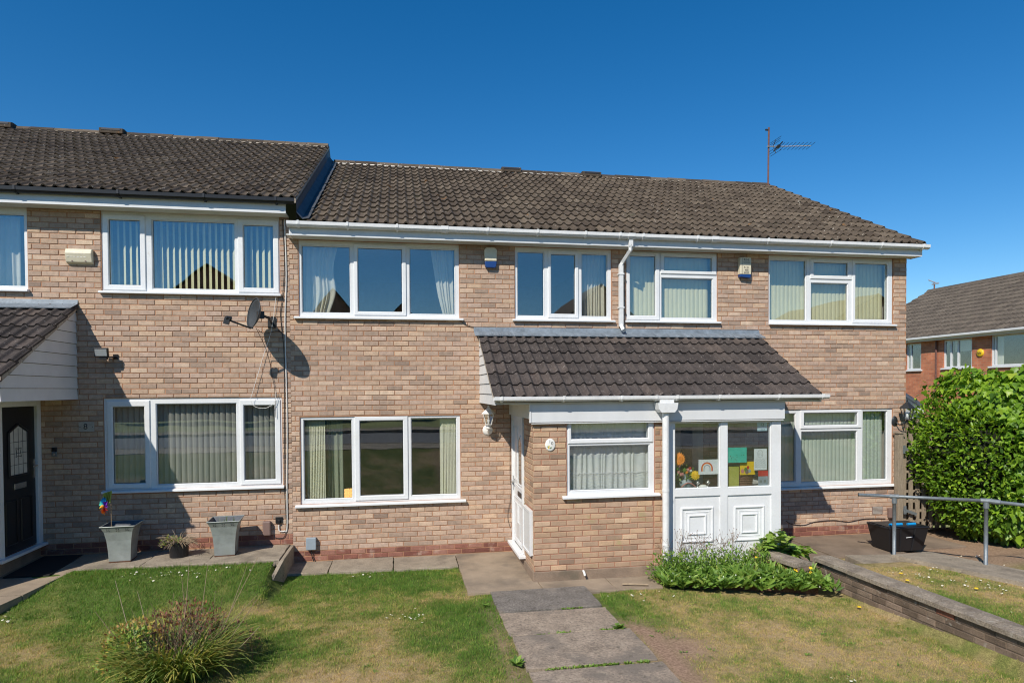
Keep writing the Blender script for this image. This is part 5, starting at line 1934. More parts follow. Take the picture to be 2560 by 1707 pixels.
for i in range(16):
    x = 8.90 + i * .155
    MB().box(x, x + .148, .40 + (i % 2) * .012, .42 + (i % 2) * .012, .0, 2.02 + random.uniform(-.015, .015)).build('board', 'wood_old', t)
for z in (.5, 1.5):
    MB().box(8.9, 11.4, .435, .475, z, z + .07).build('rail', 'wood_old', t)
# ================================================================== garden walls
def garden_wall(label, A, B, z0, z1, courses, singles):
    A, B = Vector((*A, 0)), Vector((*B, 0))
    L = (B - A).length
    rz = math.atan2((B - A).y, (B - A).x)
    t = thing('garden_wall', label, 'wall', tuple((A + B) / 2), group='low garden walls')
    ca, sa_ = math.cos(rz), math.sin(rz)
    T = lambda s, d_, z: (A.x + ca * s - sa_ * d_, A.y + sa_ * s + ca * d_, z)
    m = MB()
    for a, b, dd in ((0, L, .010),):
        m.face([T(0, dd, z0), T(L, dd, z0), T(L, dd, z1), T(0, dd, z1)])
        m.face([T(0, .2, z0), T(0, .2, z1), T(L, .2, z1), T(L, .2, z0)])
        m.face([T(0, dd, z0), T(0, dd, z1), T(0, .2, z1), T(0, .2, z0)])
        m.face([T(L, dd, z0), T(L, .2, z0), T(L, .2, z1), T(L, dd, z1)])
    w = m.build('wall_core', 'render_plinth', t)
    bk = lay_bricks(0, L, z0, z1 - .004, [], z1 - courses * COURSE, 0, None, lambda s, z: 'wall_brick')
    bk = [(b[0], b[1], b[2], b[3], (.985 if (abs(b[0] - L * .505) < .15 and b[1] > z1 - COURSE) else b[4] * .9), b[5]) for b in bk]
    emit_bricks(bk, w, ((A.x, A.y), rz), singles, lambda b: 1.0, ['wall_brick'])
    n = max(1, round(L / .62))
    for i in range(n):
        a, b = i * L / n + .004, (i + 1) * L / n - .004
        m = MB()
        h0 = z1 + random.uniform(-.004, .004)
        pr = [(-.045, h0), (.245, h0), (.245, h0 + .045), (.10, h0 + .062), (-.045, h0 + .048)]
        P0 = [T(a, q[0], q[1]) for q in pr]
        P1 = [T(b, q[0], q[1]) for q in pr]
        for k in range(5):
            j = (k + 1) % 5
            m.face([P0[k], P0[j], P1[j], P1[k]])
        m.face(P0[::-1])
        m.face(P1)
        m.build('coping_stone', 'coping', t, bevel=.006)
    return t


garden_wall('long low garden wall with grey coping beside the dry lawn', (5.555, -2.13), (5.70, -6.0), -.10, .245, 4, 200)
garden_wall('short stub of garden wall half buried in the flower bed', (4.90, -1.62), (5.08, -2.45), -.02, .25, 3, 40)

# ================================================================== things behind the porch glass
def flower(t, c, r, mat, petals, parts_mat=None):
    c = Vector(c)
    m = MB()
    nn = Vector((-.1, -1, .25)).normalized()
    u = nn.cross(Vector((0, 0, 1))).normalized()
    v = u.cross(nn)
    for ring in range(2):
        for k in range(petals):
            a = k * math.tau / petals + ring * .3
            d1 = u * math.cos(a) + v * math.sin(a)
            d2 = -u * math.sin(a) + v * math.cos(a)
            rr = r * (1 - .3 * ring)
            o = nn * (.008 + .012 * ring)
            m.face([c + o, c + d1 * rr * .6 + d2 * rr * .2 + o, c + d1 * rr + o * .4, c + d1 * rr * .6 - d2 * rr * .2 + o])
    return m.build('flower', mat, t)


SY = PY + .20
t = thing('flower_vase', 'glass vase of artificial flowers with a large orange bloom on the porch sill', 'vase', (3.84, SY, 1.165))
MB().lathe([(.0, 0), (.045, 0), (.05, .05), (.03, .12), (.025, .2), (.03, .22)], (3.84, SY, 1.165), 14).build('vase', 'dark_metal', t, smooth=True)
flower(t, (3.865, SY - .09, 1.60), .10, 'orange', 18)
flower(t, (3.875, SY - .07, 1.53), .05, 'orange', 12)
for (x, z, c, r_) in ((3.88, 1.50, 'pink', .03), (3.915, 1.515, 'petal', .02), (3.79, 1.66, 'purple', .03), (3.86, 1.40, 'pink', .035), (3.90, 1.37, 'pink', .03)):
    flower(t, (x, SY - .08, z), r_, c, 8)
m = MB()
for i in range(40):
    b = Vector((3.84 + random.gauss(0, .04), SY - .05 + random.gauss(0, .03), 1.40 + random.gauss(0, .07)))
    d1 = Vector((random.gauss(0, 1), random.gauss(0, .6), random.gauss(0, 1))).normalized() * .045
    d2 = d1.cross(Vector((.3, 1, .2))).normalized() * .016
    m.face([b, b + d1 * .5 + d2, b + d1, b + d1 * .5 - d2], 0, random.random())
m.build('leaves', 'leaf_bed', t, kind='stuff')
t = thing('flower_vase', 'round bowl of mixed artificial flowers with a yellow sunflower on the porch sill', 'vase', (4.02, SY, 1.165))
MB().lathe([(0, 0), (.06, 0), (.095, .05), (.09, .10), (.045, .135), (.04, .19), (.055, .21)], (4.01, SY, 1.165), 18).build('vase', 'grey_box', t, smooth=True)
flower(t, (4.115, SY - .09, 1.36), .075, 'yellow', 14)
for (x, z, c, r_) in ((3.97, 1.43, 'leaf_bed', .04), (4.02, 1.43, 'pink', .035), (4.05, 1.45, 'red', .03), (4.06, 1.42, 'petal', .03), (4.00, 1.40, 'orange', .03), (3.93, 1.37, 'pink', .035)):
    flower(t, (x, SY - .06, z), r_, c, 8)
m = MB()
for i in range(46):
    b = Vector((4.03 + random.gauss(0, .05), SY - .02 + random.gauss(0, .03), 1.36 + random.gauss(0, .05)))
    d1 = Vector((random.gauss(0, 1), random.gauss(0, .6), random.gauss(0, 1))).normalized() * .045
    d2 = d1.cross(Vector((.3, 1, .2))).normalized() * .014
    m.face([b, b + d1 * .5 + d2, b + d1, b + d1 * .5 - d2], 0, random.random())
m.build('leaves', 'leaf_bed', t, kind='stuff')
m = MB()
for k in range(22):
    m.lathe([(0, -.011), (.011, 0), (0, .011)], (3.90 + .21 * k / 21, SY - .11, 1.20 + .055 * math.sin(math.pi * k / 21)), 6)
m.build('bead_garland', 'pink', label='string of pinkish beads draped round the bowl of flowers', cat='beads', kind='thing')
for i, (x, lab) in enumerate(((4.17, 'small silver candle holder beside the bowl of flowers'), (4.33, 'small silver candle holder nearest the window mullion'))):
    t = thing('candle_holder', lab, 'candle holder', (x, SY, 1.165), group='silver candle holders on the porch sill')
    MB().lathe([(0, 0), (.03, .004), (.008, .02), (.008, .05), (.035, .075), (.04, .09), (.03, .088), (0, .07)], (x, SY - .05, 1.165), 14).build('stand', 'chrome', t, smooth=True)
    MB().lathe([(0, .075), (.018, .075), (.018, .11), (0, .112)], (x, SY - .05, 1.165), 10).build('candle', 'ceramic', t)
MB().lathe([(0, 0), (.05, .0), (.055, .03), (.03, .05), (0, .055)], (4.25, SY - .06, 1.165), 12, sx=1.2).build('ornament', 'ceramic', smooth=True, label='small white china ornament between two candle holders', cat='ornament')
# papers taped to the glass
PG = PY + .045
t = thing('drawing', 'child drawing of a red and orange rainbow taped to the porch glass', 'drawing', (4.28, PG, 1.36), group='papers taped to the porch glass')
MB().box(4.135, 4.43, PG, PG + .002, 1.375, 1.585).build('sheet', 'paper', t)
for k, (c, r_) in enumerate((('red', .088), ('orange', .076), ('paper', .064), ('grey_box', .052))):
    m = MB()
    for i in range(14):
        a0, a1 = math.pi * i / 14, math.pi * (i + 1) / 14
        q = lambda a, r: (4.262 + r * math.cos(a), PG - .0008 - k * .0001, 1.46 + r * 1.0 * math.sin(a))
        m.face([q(a0, r_), q(a0, r_ - .012), q(a1, r_ - .012), q(a1, r_)])
    for s_ in (-1, 1):
        x0_, x1_ = sorted((4.262 + s_ * r_, 4.262 + s_ * (r_ - .012)))
        m.face([(x0_, PG - .0008 - k * .0001, 1.42), (x1_, PG - .0008 - k * .0001, 1.42), (x1_, PG - .0008 - k * .0001, 1.46), (x0_, PG - .0008 - k * .0001, 1.46)])
    m.build('rainbow_band', c, t)
t = thing('drawing', 'plain green paper with tiny dark dots taped to the porch glass', 'drawing', (4.72, PG, 1.5), group='papers taped to the porch glass')
MB().box(4.57, 4.87, PG, PG + .002, 1.53, 1.745).build('sheet', 'teal', t)
for i in range(11):
    x, z = 4.60 + random.random() * .24, 1.55 + random.random() * .10
    MB().box(x, x + .008, PG - .0008, PG - .0001, z, z + .010).build('dot', 'ink', t)
t = thing('drawing', 'white paper with a faint pencil figure and waves taped to the porch glass', 'drawing', (5.08, PG, 1.4), group='papers taped to the porch glass')
MB().box(4.985, 5.185, PG, PG + .002, 1.415, 1.72).build('sheet', 'paper', t)
m = MB()
ring = lambda cx_, cz_, rx_, rz_, n_=18: [(cx_ + rx_ * math.cos(k * math.tau / n_), PG - .0015, cz_ + rz_ * math.sin(k * math.tau / n_)) for k in range(n_ + 1)]
m.tube(ring(5.08, 1.645, .042, .052), .0016, 4)
m.tube(ring(5.06, 1.64, .012, .012, 10), .0014, 4)
m.tube(ring(5.10, 1.64, .012, .012, 10), .0014, 4)
for j in range(5):
    m.tube([(5.0 + .17 * k / 16, PG - .0015, 1.455 + j * .027 + .008 * math.sin(k * 1.4 + j)) for k in range(17)], .0014, 4)
m.build('pencil_lines', 'ink_faint', t, kind='stuff')
t = thing('house_number_plaque', 'pale blue sticker with number 12 high on the porch glass', 'number sticker', (5.12, PG, 2.0), group='house number plaques')
MB().box(5.035, 5.19, PG, PG + .002, 1.975, 2.092).build('sheet', 'sticker_blue', t)
text('12', .062, (5.11, PG - .001, 2.062), fr90, 'ink', t)
text('AVENUE', .022, (5.11, PG - .001, 1.995), fr90, 'ink_faint', t)
t = thing('notice_sign', 'red and grey printed notice low in the porch glass corner', 'sign', (5.12, PG, 1.2), group='papers taped to the porch glass')
MB().box(5.05, 5.205, PG, PG + .002, 1.325, 1.405).build('red_band', 'red', t)
MB().box(5.052, 5.203, PG, PG + .002, 1.19, 1.323).build('plate', 'grey_box', t)
for x in (5.09, 5.155):
    MB().box(x - .02, x + .02, PG - .001, PG - .0002, 1.235, 1.27).build('printed_symbol', 'ink_faint', t)
m = MB()
m.prism([(4.57, 1.166), (4.785, 1.166), (4.785, 1.47), (4.57, 1.47)], 'y', PY + .10, PY + .19)
t = m.build('gift_bag', 'olive_bag', bevel=.004, label='plain olive green paper bag standing on the porch sill', cat='bag')
t = thing('wicker_basket', 'brown wicker basket holding a yellow picture on the porch sill', 'basket', (4.93, SY, 1.165))
m = MB()
m.lathe([(0, 0), (.11, 0), (.13, .19), (.138, .195), (.13, .2), (.12, .19), (.10, .03), (0, .03)], (4.92, SY, 1.166), 22, sy=.75)
m.build('basket_body', 'wicker', t)
m = MB()
for j in range(7):
    r_ = .1125 + .0028 * j
    m.tube([(4.92 + (r_ + .003) * math.cos(k * math.tau / 24), SY + .75 * (r_ + .003) * math.sin(k * math.tau / 24), 1.18 + j * .026) for k in range(25)], .008, 5)
m.build('weave', 'wicker', t, kind='stuff')
t = thing('picture_card', 'yellow card with a small red and green picture in the basket', 'card', (4.92, SY, 1.36))
MB().box(4.79, 5.03, PY + .088, PY + .092, 1.345, 1.535).build('sheet', 'yellow', t)
for (x, z, c, r_) in ((4.915, 1.45, 'red', .02), (4.88, 1.42, 'leaf_bed', .025), (4.90, 1.39, 'brown_box', .03), (4.83, 1.40, 'pink', .025), (4.94, 1.40, 'grey_box', .022)):
    MB().lathe([(0, .001), (r_, .0005)], (x, PY + .0875, z), 8, rot=Matrix.Rotation(R(90), 3, 'X'), sy=1.3).build('painted_shape', c, t)

# ================================================================== houses behind and opposite
t = thing('brick_house', 'red brick house with grey tiled roof beyond the hedge', 'house', (22, 6, -.7))
HX = 18.2
fw3 = [(9.90, 10.56, 3.19, 4.13), (7.85, 8.95, 3.21, 4.15), (5.2, 7.17, 3.21, 4.17)]
m = MB()
tmp = holed((-2, 14.0, -.8, 4.25), fw3, 0, .12)
for f in tmp.f:
    m.face([(HX + tmp.v[i][1], tmp.v[i][0], tmp.v[i][2]) for i in f], 0)
m.face([(HX, 14, -.8), (26.5, 14, -.8), (26.5, 14, 4.25), (22.3, 14, 6.6), (HX, 14, 4.25)], 0)
m.face([(HX, -2, -.8), (HX, -2, 4.25), (22.3, -2, 6.6), (26.5, -2, 4.25), (26.5, -2, -.8)], 0)
m.build('wall', 'brick_far', t)
m = MB()
m.box(HX + .125, HX + 3, -1.8, 13.8, 2.3, 4.2, skip='l')
m.build('interior', 'carpet', t)
for (a, b, c, d_), mul in zip(fw3, ((10.38,), (8.68, 8.40), (7.05, 6.05))):
    w = MB()
    y0_, y1_ = HX + .03, HX + .09
    for (p0, p1) in [(a, a + .05), (b - .05, b)] + [(q - .03, q + .03) for q in mul]:
        w.box(y0_, y1_, p0, p1, c, d_)
    w.box(y0_ + .001, y1_ - .001, a + .05, b - .05, c, c + .05)
    w.box(y0_ + .001, y1_ - .001, a + .05, b - .05, d_ - .05, d_)
    wo = w.build('window', 'pvc', t)
    MB().box(HX + .05, HX + .056, a + .05, b - .05, c + .05, d_ - .05).build('pane', 'glass', wo)
    MB().box(HX - .06, HX + .03, a - .06, b + .06, c - .05, c).build('sill', 'pvc', wo)
MB().box(HX + .16, HX + .17, 8.0, 8.65, 3.75, 4.13).build('roller_blind', 'net', t)
MB().box(HX + .16, HX + .18, 6.9, 7.1, 3.25, 4.13).build('curtain', 'net', t)
# roof rows: joined tiles
m = MB()
rows_, uW = 14, .30
S0, S1 = (HX - .22, 4.30), (22.3, 6.66)
dx_, dz_ = (S1[0] - S0[0]) / rows_, (S1[1] - S0[1]) / rows_
for r_ in range(rows_):
    n = int(16 / .15)
    xa, za = S0[0] + dx_ * r_, S0[1] + dz_ * r_
    xb_, zb_ = xa + dx_ * 1.06, za + dz_ * 1.06
    for i in range(n):
        ya, yb = -2 + i * .15, -2 + (i + 1) * .15
        tt = random.random()
        h = .04
        m.face([(xa, ya, za + .045), (xb_, ya, zb_), (xb_, ya + .075, zb_), (xa, ya + .075, za + .045)], 0, tt)
        m.face([(xa, ya + .075, za + .045), (xb_, ya + .075, zb_), (xb_, ya + .11, zb_ + h), (xa, ya + .11, za + .045 + h)], 0, tt)
        m.face([(xa, ya + .11, za + .045 + h), (xb_, ya + .11, zb_ + h), (xb_, yb, zb_), (xa, yb, za + .045)], 0, tt)
        m.face([(xa, ya, za + .045), (xa, ya + .075, za + .045), (xa, ya + .11, za + .045 + h), (xa, yb, za + .045), (xa + .005, yb, za - .005), (xa + .005, ya, za - .005)], 0, tt)
m.face([(22.3, -2, 6.66), (26.8, -2, 4.2), (26.8, 14, 4.2), (22.3, 14, 6.66)])
rf = m.build('roof', 'tile_grey', t)
rf['kind'] = 'stuff'
for i in range(18):
    y = -2 + i * .89
    MB().prism([(22.18, 6.62), (22.24, 6.70), (22.3, 6.725), (22.36, 6.70), (22.42, 6.62)], 'y', y, y + .88, tint=random.random()).build('ridge_tile', 'tile_grey', t)
MB().box(HX - .22, HX - .19, -2, 14, 4.16, 4.30).build('fascia', 'pvc_fascia', t)
MB().box(HX - .19, HX, -2, 14, 4.17, 4.19).build('soffit', 'soffit', t)
m = MB()
m.prism([(HX - .34, 4.31), (HX - .34, 4.25), (HX - .30, 4.21), (HX - .24, 4.21), (HX - .221, 4.25), (HX - .221, 4.31)], 'y', -2, 14)
m.build('gutter', 'pvc_gutter', t)
MB().tube([(HX - .04, 9.21, 4.15), (HX - .04, 9.21, -.5)], .03, 8).build('waste_pipe', 'mast', t)
t = thing('alarm_box', 'round yellow alarm bell on the red brick house', 'alarm', (HX, 7.54, 3.65), group='alarm boxes')
MB().lathe([(0, .05), (.10, .045), (.125, .025), (.125, 0)], (HX, 7.54, 3.65), 20, rot=Matrix.Rotation(R(-90), 3, 'Y')).build('case', 'yellow', t, smooth=True)
text('Yale', .10, (HX - .063, 7.54, 3.65), (R(90), 0, R(-90)), 'ink', t)
t = thing('tv_aerial', 'small distant aerial on the red brick house ridge', 'aerial', (22.3, 13.7, 6.7))
MB().tube([(22.3, 13.7, 6.65), (22.3, 13.7, 7.0)], .03, 6).build('mast', 'mast', t)
MB().tube([(22.3, 13.58, 6.93), (22.3, 14.0, 7.13)], .025, 6).build('boom', 'alloy', t)
MB().cbox((22.3, 13.65, 6.92), (.05, .34, .06)).build('reflector', 'alloy', t)
t = thing('lean_to', 'white lean-to with slate edge glimpsed beside the hedge', 'lean-to', (14.6, 6.5, 0))
m = MB()
m.face([(14.6, 7.6, -.7), (14.6, 5.9, -.7), (14.6, 5.9, 2.0), (14.6, 7.6, 2.85)])
m.build('gable', 'pvc', t)
m = MB()
m.prism([(7.65, 2.88), (5.8, 1.96), (5.8, 2.01), (7.65, 2.93)], 'x', 14.5, 14.68)
m.build('roof', 'shaded_lead_and_slate', t)
MB().box(14.5, 14.59, 5.8, 7.65, 1.85, 1.98).build('gutter', 'pvc_gutter', t)

def opposite(label, x, y, w, d_, eave, ridge, zb=.86):
    t = thing('opposite_house', label, 'house', (x, y - d_ / 2, zb), group='houses across the road')
    m = MB()
    a, b = x - w / 2, x + w / 2
    m.face([(a, y, zb), (b, y, zb), (b, y, eave), (x, y, ridge), (a, y, eave)][::-1])
    m.face([(a, y - d_, zb), (b, y - d_, zb), (b, y - d_, eave), (x, y - d_, ridge), (a, y - d_, eave)])
    m.face([(a, y, zb), (a, y, eave), (a, y - d_, eave), (a, y - d_, zb)])
    m.face([(b, y, zb), (b, y - d_, zb), (b, y - d_, eave), (b, y, eave)])
    m.build('wall', 'brick_opp', t)
    m = MB()
    for s_ in (-1, 1):
        e = x + s_ * (w / 2 + .3)
        k = (ridge - eave) / (w / 2)
        ez = ridge - k * (w / 2 + .3)
        m.face([(x, y + .25, ridge + .1), (e, y + .25, ez + .1), (e, y - d_ - .25, ez + .1), (x, y - d_ - .25, ridge + .1)])
        m.face([(x, y + .25, ridge + .0), (e, y + .25, ez + .0), (e, y + .25, ez + .1), (x, y + .25, ridge + .1)])
    m.build('roof', 'tile', t)
    for wx in (-.25, .25):
        for wz in (1.0, 3.4):
            o = MB().box(x + wx * w - .6, x + wx * w + .6, y + .005, y + .05, wz + zb + .3, wz + zb + 1.5).build('window', 'pvc', t)
            MB().box(x + wx * w - .52, x + wx * w + .52, y + .051, y + .056, wz + zb + .38, wz + zb + 1.42).build('pane', 'ink', o)
    return t


opposite('gabled brick house across the road mirrored in the dish house upper window', -10.7, -29, 11.5, 10, 5.3, 9.7)
opposite('gabled brick house across the road mirrored in the wide upper window', -4.0, -31, 5.4, 10, 5.6, 8.8)
opposite('smaller gabled house across the road mirrored in the opening casement', .2, -37, 6.5, 9, 5.6, 8.7)
opposite('gabled brick house across the road mirrored beside the cream curtain', 12.6, -29, 7.5, 10, 5.6, 9.1)
opposite('gabled brick house across the road mirrored in the corner window', 33, -30, 13, 10, 5.6, 9.0)
# ================================================================== plants
LANCE_V = [(0, 0, 0), (-.10, .30, .02), (0, .30, -.02), (.10, .30, .02), (-.085, .65, .01), (0, .65, -.03), (.085, .65, .01), (0, 1, -.10)]
LANCE_F = [(0, 2, 1), (0, 3, 2), (1, 2, 5, 4), (2, 3, 6, 5), (4, 5, 7), (5, 6, 7)]
IVY_V = [(0, 0, 0), (-.28, -.10, .03), (-.50, .22, .05), (-.26, .42, .0), (-.20, .70, .02), (0, 1.0, -.06), (.20, .70, .02), (.26, .42, 0), (.50, .22, .05), (.28, -.10, .03), (0, .35, -.05)]
IVY_F = [(10, 0, 1), (10, 1, 2), (10, 2, 3), (10, 3, 4), (10, 4, 5), (10, 5, 6), (10, 6, 7), (10, 7, 8), (10, 8, 9), (10, 9, 0)]
OVAL_V = [(0, 0, 0), (-.22, .3, .04), (0, .3, -.02), (.22, .3, .04), (-.20, .65, .03), (0, .65, -.04), (.20, .65, .03), (0, 1, -.05)]
OVAL_F = LANCE_F


def leaf_mesh(V, F, mat, tint):
    m = MB()
    for f in F:
        m.face([V[i] for i in f], 0, tint)
    return m.mesh('leaf', [mat])


def mat_to_obj(name, me, M3, p, parent):
    o = bpy.data.objects.new(name, me)
    COL.objects.link(o)
    o.parent = parent
    o.matrix_parent_inverse = WORLD_INV.get(parent.name, Matrix.Identity(4))
    o.matrix_basis = Matrix.Translation(p) @ Matrix(M3.tolist()).to_4x4()
    return o


# ---- the big ivy-covered hedge
bush = thing('ivy_hedge', 'tall rounded ivy covered hedge with glossy bright green leaves', 'hedge', (9.75, -.55, .05))


def hull(n, shrink=1.0, rng=RNG):
    """Points on a lumpy superellipsoid with outward normals."""
    th = rng.uniform(0, math.tau, n)
    u = rng.uniform(-1, 1, n)
    d = np.stack([np.sqrt(1 - u * u) * np.cos(th), np.sqrt(1 - u * u) * np.sin(th), u], 1)
    p = 2.35
    r = 1 / (np.abs(d[:, 0]) ** p + np.abs(d[:, 1]) ** p + np.abs(d[:, 2]) ** p) ** (1 / p)
    lump = 1 + .10 * (vnoise(d[:, 0] * 2 + 5, d[:, 2] * 2 + d[:, 1] * 3, 1.6, 5) - .5) * 2 + .05 * (vnoise(d[:, 0] * 3, d[:, 2] * 4 + d[:, 1] * 2, 2.5, 8) - .5) * 2
    r = r * lump * shrink
    ax_ = np.array([1.74, 1.40, 1.45])
    P_ = d * r[:, None] * ax_ + np.array([10.50, -.50, 1.42])
    N_ = d / ax_
    N_ /= np.linalg.norm(N_, axis=1, keepdims=True)
    return P_, N_


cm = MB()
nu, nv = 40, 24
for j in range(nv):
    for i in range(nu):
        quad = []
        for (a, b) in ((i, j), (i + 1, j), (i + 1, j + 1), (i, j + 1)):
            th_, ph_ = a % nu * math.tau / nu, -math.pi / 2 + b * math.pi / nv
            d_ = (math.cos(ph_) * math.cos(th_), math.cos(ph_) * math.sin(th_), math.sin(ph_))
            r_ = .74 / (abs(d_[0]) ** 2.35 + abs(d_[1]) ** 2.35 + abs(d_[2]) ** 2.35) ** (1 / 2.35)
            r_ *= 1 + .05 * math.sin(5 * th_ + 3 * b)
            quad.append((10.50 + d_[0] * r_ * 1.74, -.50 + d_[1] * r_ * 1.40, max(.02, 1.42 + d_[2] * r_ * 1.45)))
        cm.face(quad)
cm.build('inner_shade_blob', 'bush_core_shade', bush)  # solid dark blob added to stand for leaf shade within the hedge
camp = np.array(cam_pos)
ivm = [leaf_mesh(IVY_V, IVY_F, 'leaf_ivy', (k + .5) / 10) for k in range(10)]
lam = [leaf_mesh(OVAL_V, OVAL_F, 'leaf_ivy', (k + .5) / 10) for k in range(10)]


def hedge_leaves(n, kind, depth):
    P_, N_ = hull(n)
    P_ -= N_ * RNG.uniform(0, depth, n)[:, None]
    low_ = P_[:, 2] < .75
    P_[low_, 1] -= (.75 - P_[low_, 2]) * .30
    P_[low_, 0] -= (.75 - P_[low_, 2]) * .12
    facing = ((camp - P_) * N_).sum(1) > -.3
    ivy_side = smooth(9.1, 9.6, P_[:, 0] + .55 * (vnoise(P_[:, 0], P_[:, 2], 1.2, 9) - .5))
    pick = RNG.random(n) < (ivy_side if kind == 'ivy' else 1 - ivy_side * .82)
    ok = facing & pick & (P_[:, 2] > .05) & (P_[:, 1] < .6) & (P_[:, 0] < 10.5)
    P_, N_ = P_[ok], N_[ok]
    k = len(P_)
    if kind == 'ivy':
        # leaf blades hang, faces turned out and up to the light
        d_ = np.stack([RNG.normal(0, .45, k), RNG.normal(0, .3, k), -np.ones(k) * .8], 1) + N_ * .35
        upv = N_ + np.array([0, 0, .55]) + RNG.normal(0, .28, (k, 3))
        s_ = RNG.uniform(.06, .13, k) * (.75 + .5 * smooth(9.1, 9.7, P_[:, 0]))
    else:
        d_ = N_ * .7 + RNG.normal(0, .55, (k, 3)) + np.array([0, 0, .25])
        upv = N_ * .5 + np.array([0, 0, .9]) + RNG.normal(0, .3, (k, 3))
        s_ = RNG.uniform(.06, .105, k)
    M3 = frames(d_, upv, s_)
    ti = np.clip(RNG.normal(.42, .22, k) + .25 * (P_[:, 2] / 2.9 - .5), 0, 1)
    return P_, M3, ti, s_


for kind, n, V_, F_, ms_ in (('ivy', 20000, IVY_V, IVY_F, ivm), ('laurel', 26000, OVAL_V, OVAL_F, lam)):
    P_, M3, ti, s_ = hedge_leaves(n, kind, .30)
    dist = np.linalg.norm(P_ - camp, axis=1)
    order = np.argsort(dist / s_) if kind == 'ivy' else np.argsort(-np.zeros(len(P_)))
    inview = P_[:, 0] < 9.6 + 0 * dist
    order = [i for i in order if inview[i]]
    single = set(order[:300]) if kind == 'ivy' else set()
    for i in single:
        mat_to_obj('leaf', ivm[int(ti[i] * 9.99)], M3[i], P_[i], bush)
    rest_i = np.array([i for i in range(len(P_)) if i not in single])
    scatter('leaves', V_, F_, M3[rest_i], P_[rest_i], ti[rest_i], 'leaf_ivy', bush, kind='stuff')
# ---- clump in the lawn: strappy leaves, reddish shrub, bare stalks
clump = thing('garden_shrub', 'straggly clump of strappy leaves and reddish stems on the lawn', 'shrub', (-2.12, -3.62, 0))
cx_, cy_ = -2.10, -3.62


def strap(n, base_r, lo, hi, seg=6, w=.011, droop=1.0, centre=(cx_, cy_), spread=.6):
    """Arching blades as quad strips."""
    out_v, out_f, out_t = [], [], []
    for i in range(n):
        a = RNG.uniform(0, math.tau)
        r_ = base_r * math.sqrt(RNG.random())
        p = np.array([centre[0] + r_ * math.cos(a), centre[1] + r_ * math.sin(a), float(ground_z(centre[0], centre[1])) + .01])
        a2 = a + RNG.normal(0, .7)
        L = RNG.uniform(lo, hi)
        lean = RNG.uniform(.15, spread)
        ww = w * RNG.uniform(.6, 1.25)
        t_ = RNG.random()
        d_ = np.array([math.cos(a2) * lean, math.sin(a2) * lean, 1.0])
        d_ /= np.linalg.norm(d_)
        side = np.cross(d_, [0, 0, 1.])
        side /= max(1e-6, np.linalg.norm(side))
        n0 = len(out_v)
        st = L / seg
        for k in range(seg + 1):
            u = k / seg
            wk = ww * (1 - u ** 2.2) + .0008
            out_v.append(tuple(p - side * wk))
            out_v.append(tuple(p + side * wk))
            d_ = d_ + np.array([math.cos(a2) * .10, math.sin(a2) * .10, -.30 * droop * (u + .15)]) * (6 / seg) * RNG.uniform(.7, 1.3)
            d_ /= np.linalg.norm(d_)
            p = p + d_ * st
            if p[2] < .015:
                p[2] = .015
        for k in range(seg):
            out_f.append((n0 + 2 * k, n0 + 2 * k + 1, n0 + 2 * k + 3, n0 + 2 * k + 2))
            out_t.append(min(1, max(0, t_ + (.25 if k == seg - 1 else 0))))
    m = MB()
    m.v, m.f, m.t, m.m = out_v, out_f, out_t, [0] * len(out_f)
    return m


strap(800, .32, .34, .66, 7, .010, .85, centre=(cx_ + .04, cy_ - .06), spread=.62).build('strap_leaves', 'leaf_clump', clump, kind='stuff')
strap(160, .30, .40, .68, 8, .008, 1.25, centre=(cx_ + .12, cy_ - .08), spread=.9).build('drooping_leaves', 'leaf_clump', clump, kind='stuff')


def leaf_cloud(n, c, ax_, V_, F_, smin, smax, mat, parent, name, tmean=.5, tsd=.25, shell=.5, updir=.3, rng=RNG):
    d = rng.normal(0, 1, (n, 3))
    d /= np.linalg.norm(d, axis=1, keepdims=True)
    d[:, 2] = np.abs(d[:, 2]) * 1.0 - .12
    r = (shell + (1 - shell) * rng.random(n)) ** .7
    P_ = np.array(c) + d * r[:, None] * np.array(ax_)
    P_[:, 2] = np.maximum(P_[:, 2], .03)
    dirs = d + rng.normal(0, .6, (n, 3)) + np.array([0, 0, updir])
    M3 = frames(dirs, d * .4 + np.array([0, 0, .8]) + rng.normal(0, .4, (n, 3)), rng.uniform(smin, smax, n))
    return scatter(name, V_, F_, M3, P_, np.clip(rng.normal(tmean, tsd, n), 0, 1), mat, parent, kind='stuff')


leaf_cloud(900, (cx_ + .05, cy_ + .22, .22), (.44, .30, .42), OVAL_V, OVAL_F, .022, .045, 'leaf_red', clump, 'red_leaves', .35, .22, .35)
leaf_cloud(420, (cx_ - .34, cy_ - .05, .12), (.26, .30, .38), OVAL_V, OVAL_F, .03, .062, 'leaf_bed', clump, 'green_leaves', .75, .25, .5)
leaf_cloud(420, (cx_ - .32, cy_ - .03, .16), (.30, .32, .42), OVAL_V, OVAL_F, .025, .045, 'leaf_red', clump, 'yellow_leaves', .85, .2, .7)
leaf_cloud(240, (cx_ + .42, cy_ + .25, .10), (.30, .25, .28), OVAL_V, OVAL_F, .02, .035, 'leaf_red', clump, 'red_leaves', .2, .2, .4)
m = MB()
for i in range(150):
    a = random.uniform(0, 6.28)
    b = Vector((cx_ + random.gauss(.05, .2), cy_ + random.gauss(.12, .15), .0))
    L_ = random.uniform(.3, .62)
    tp = b + Vector((math.cos(a) * random.uniform(.05, .35), math.sin(a) * random.uniform(.05, .3), L_))
    m.tube([b, b.lerp(tp, .5) + Vector((random.gauss(0, .02), random.gauss(0, .02), .03)), tp], .0032, 4, tint=random.random() * .6, r1=.0015)
m.build('twigs', 'stalk', clump, kind='stuff')
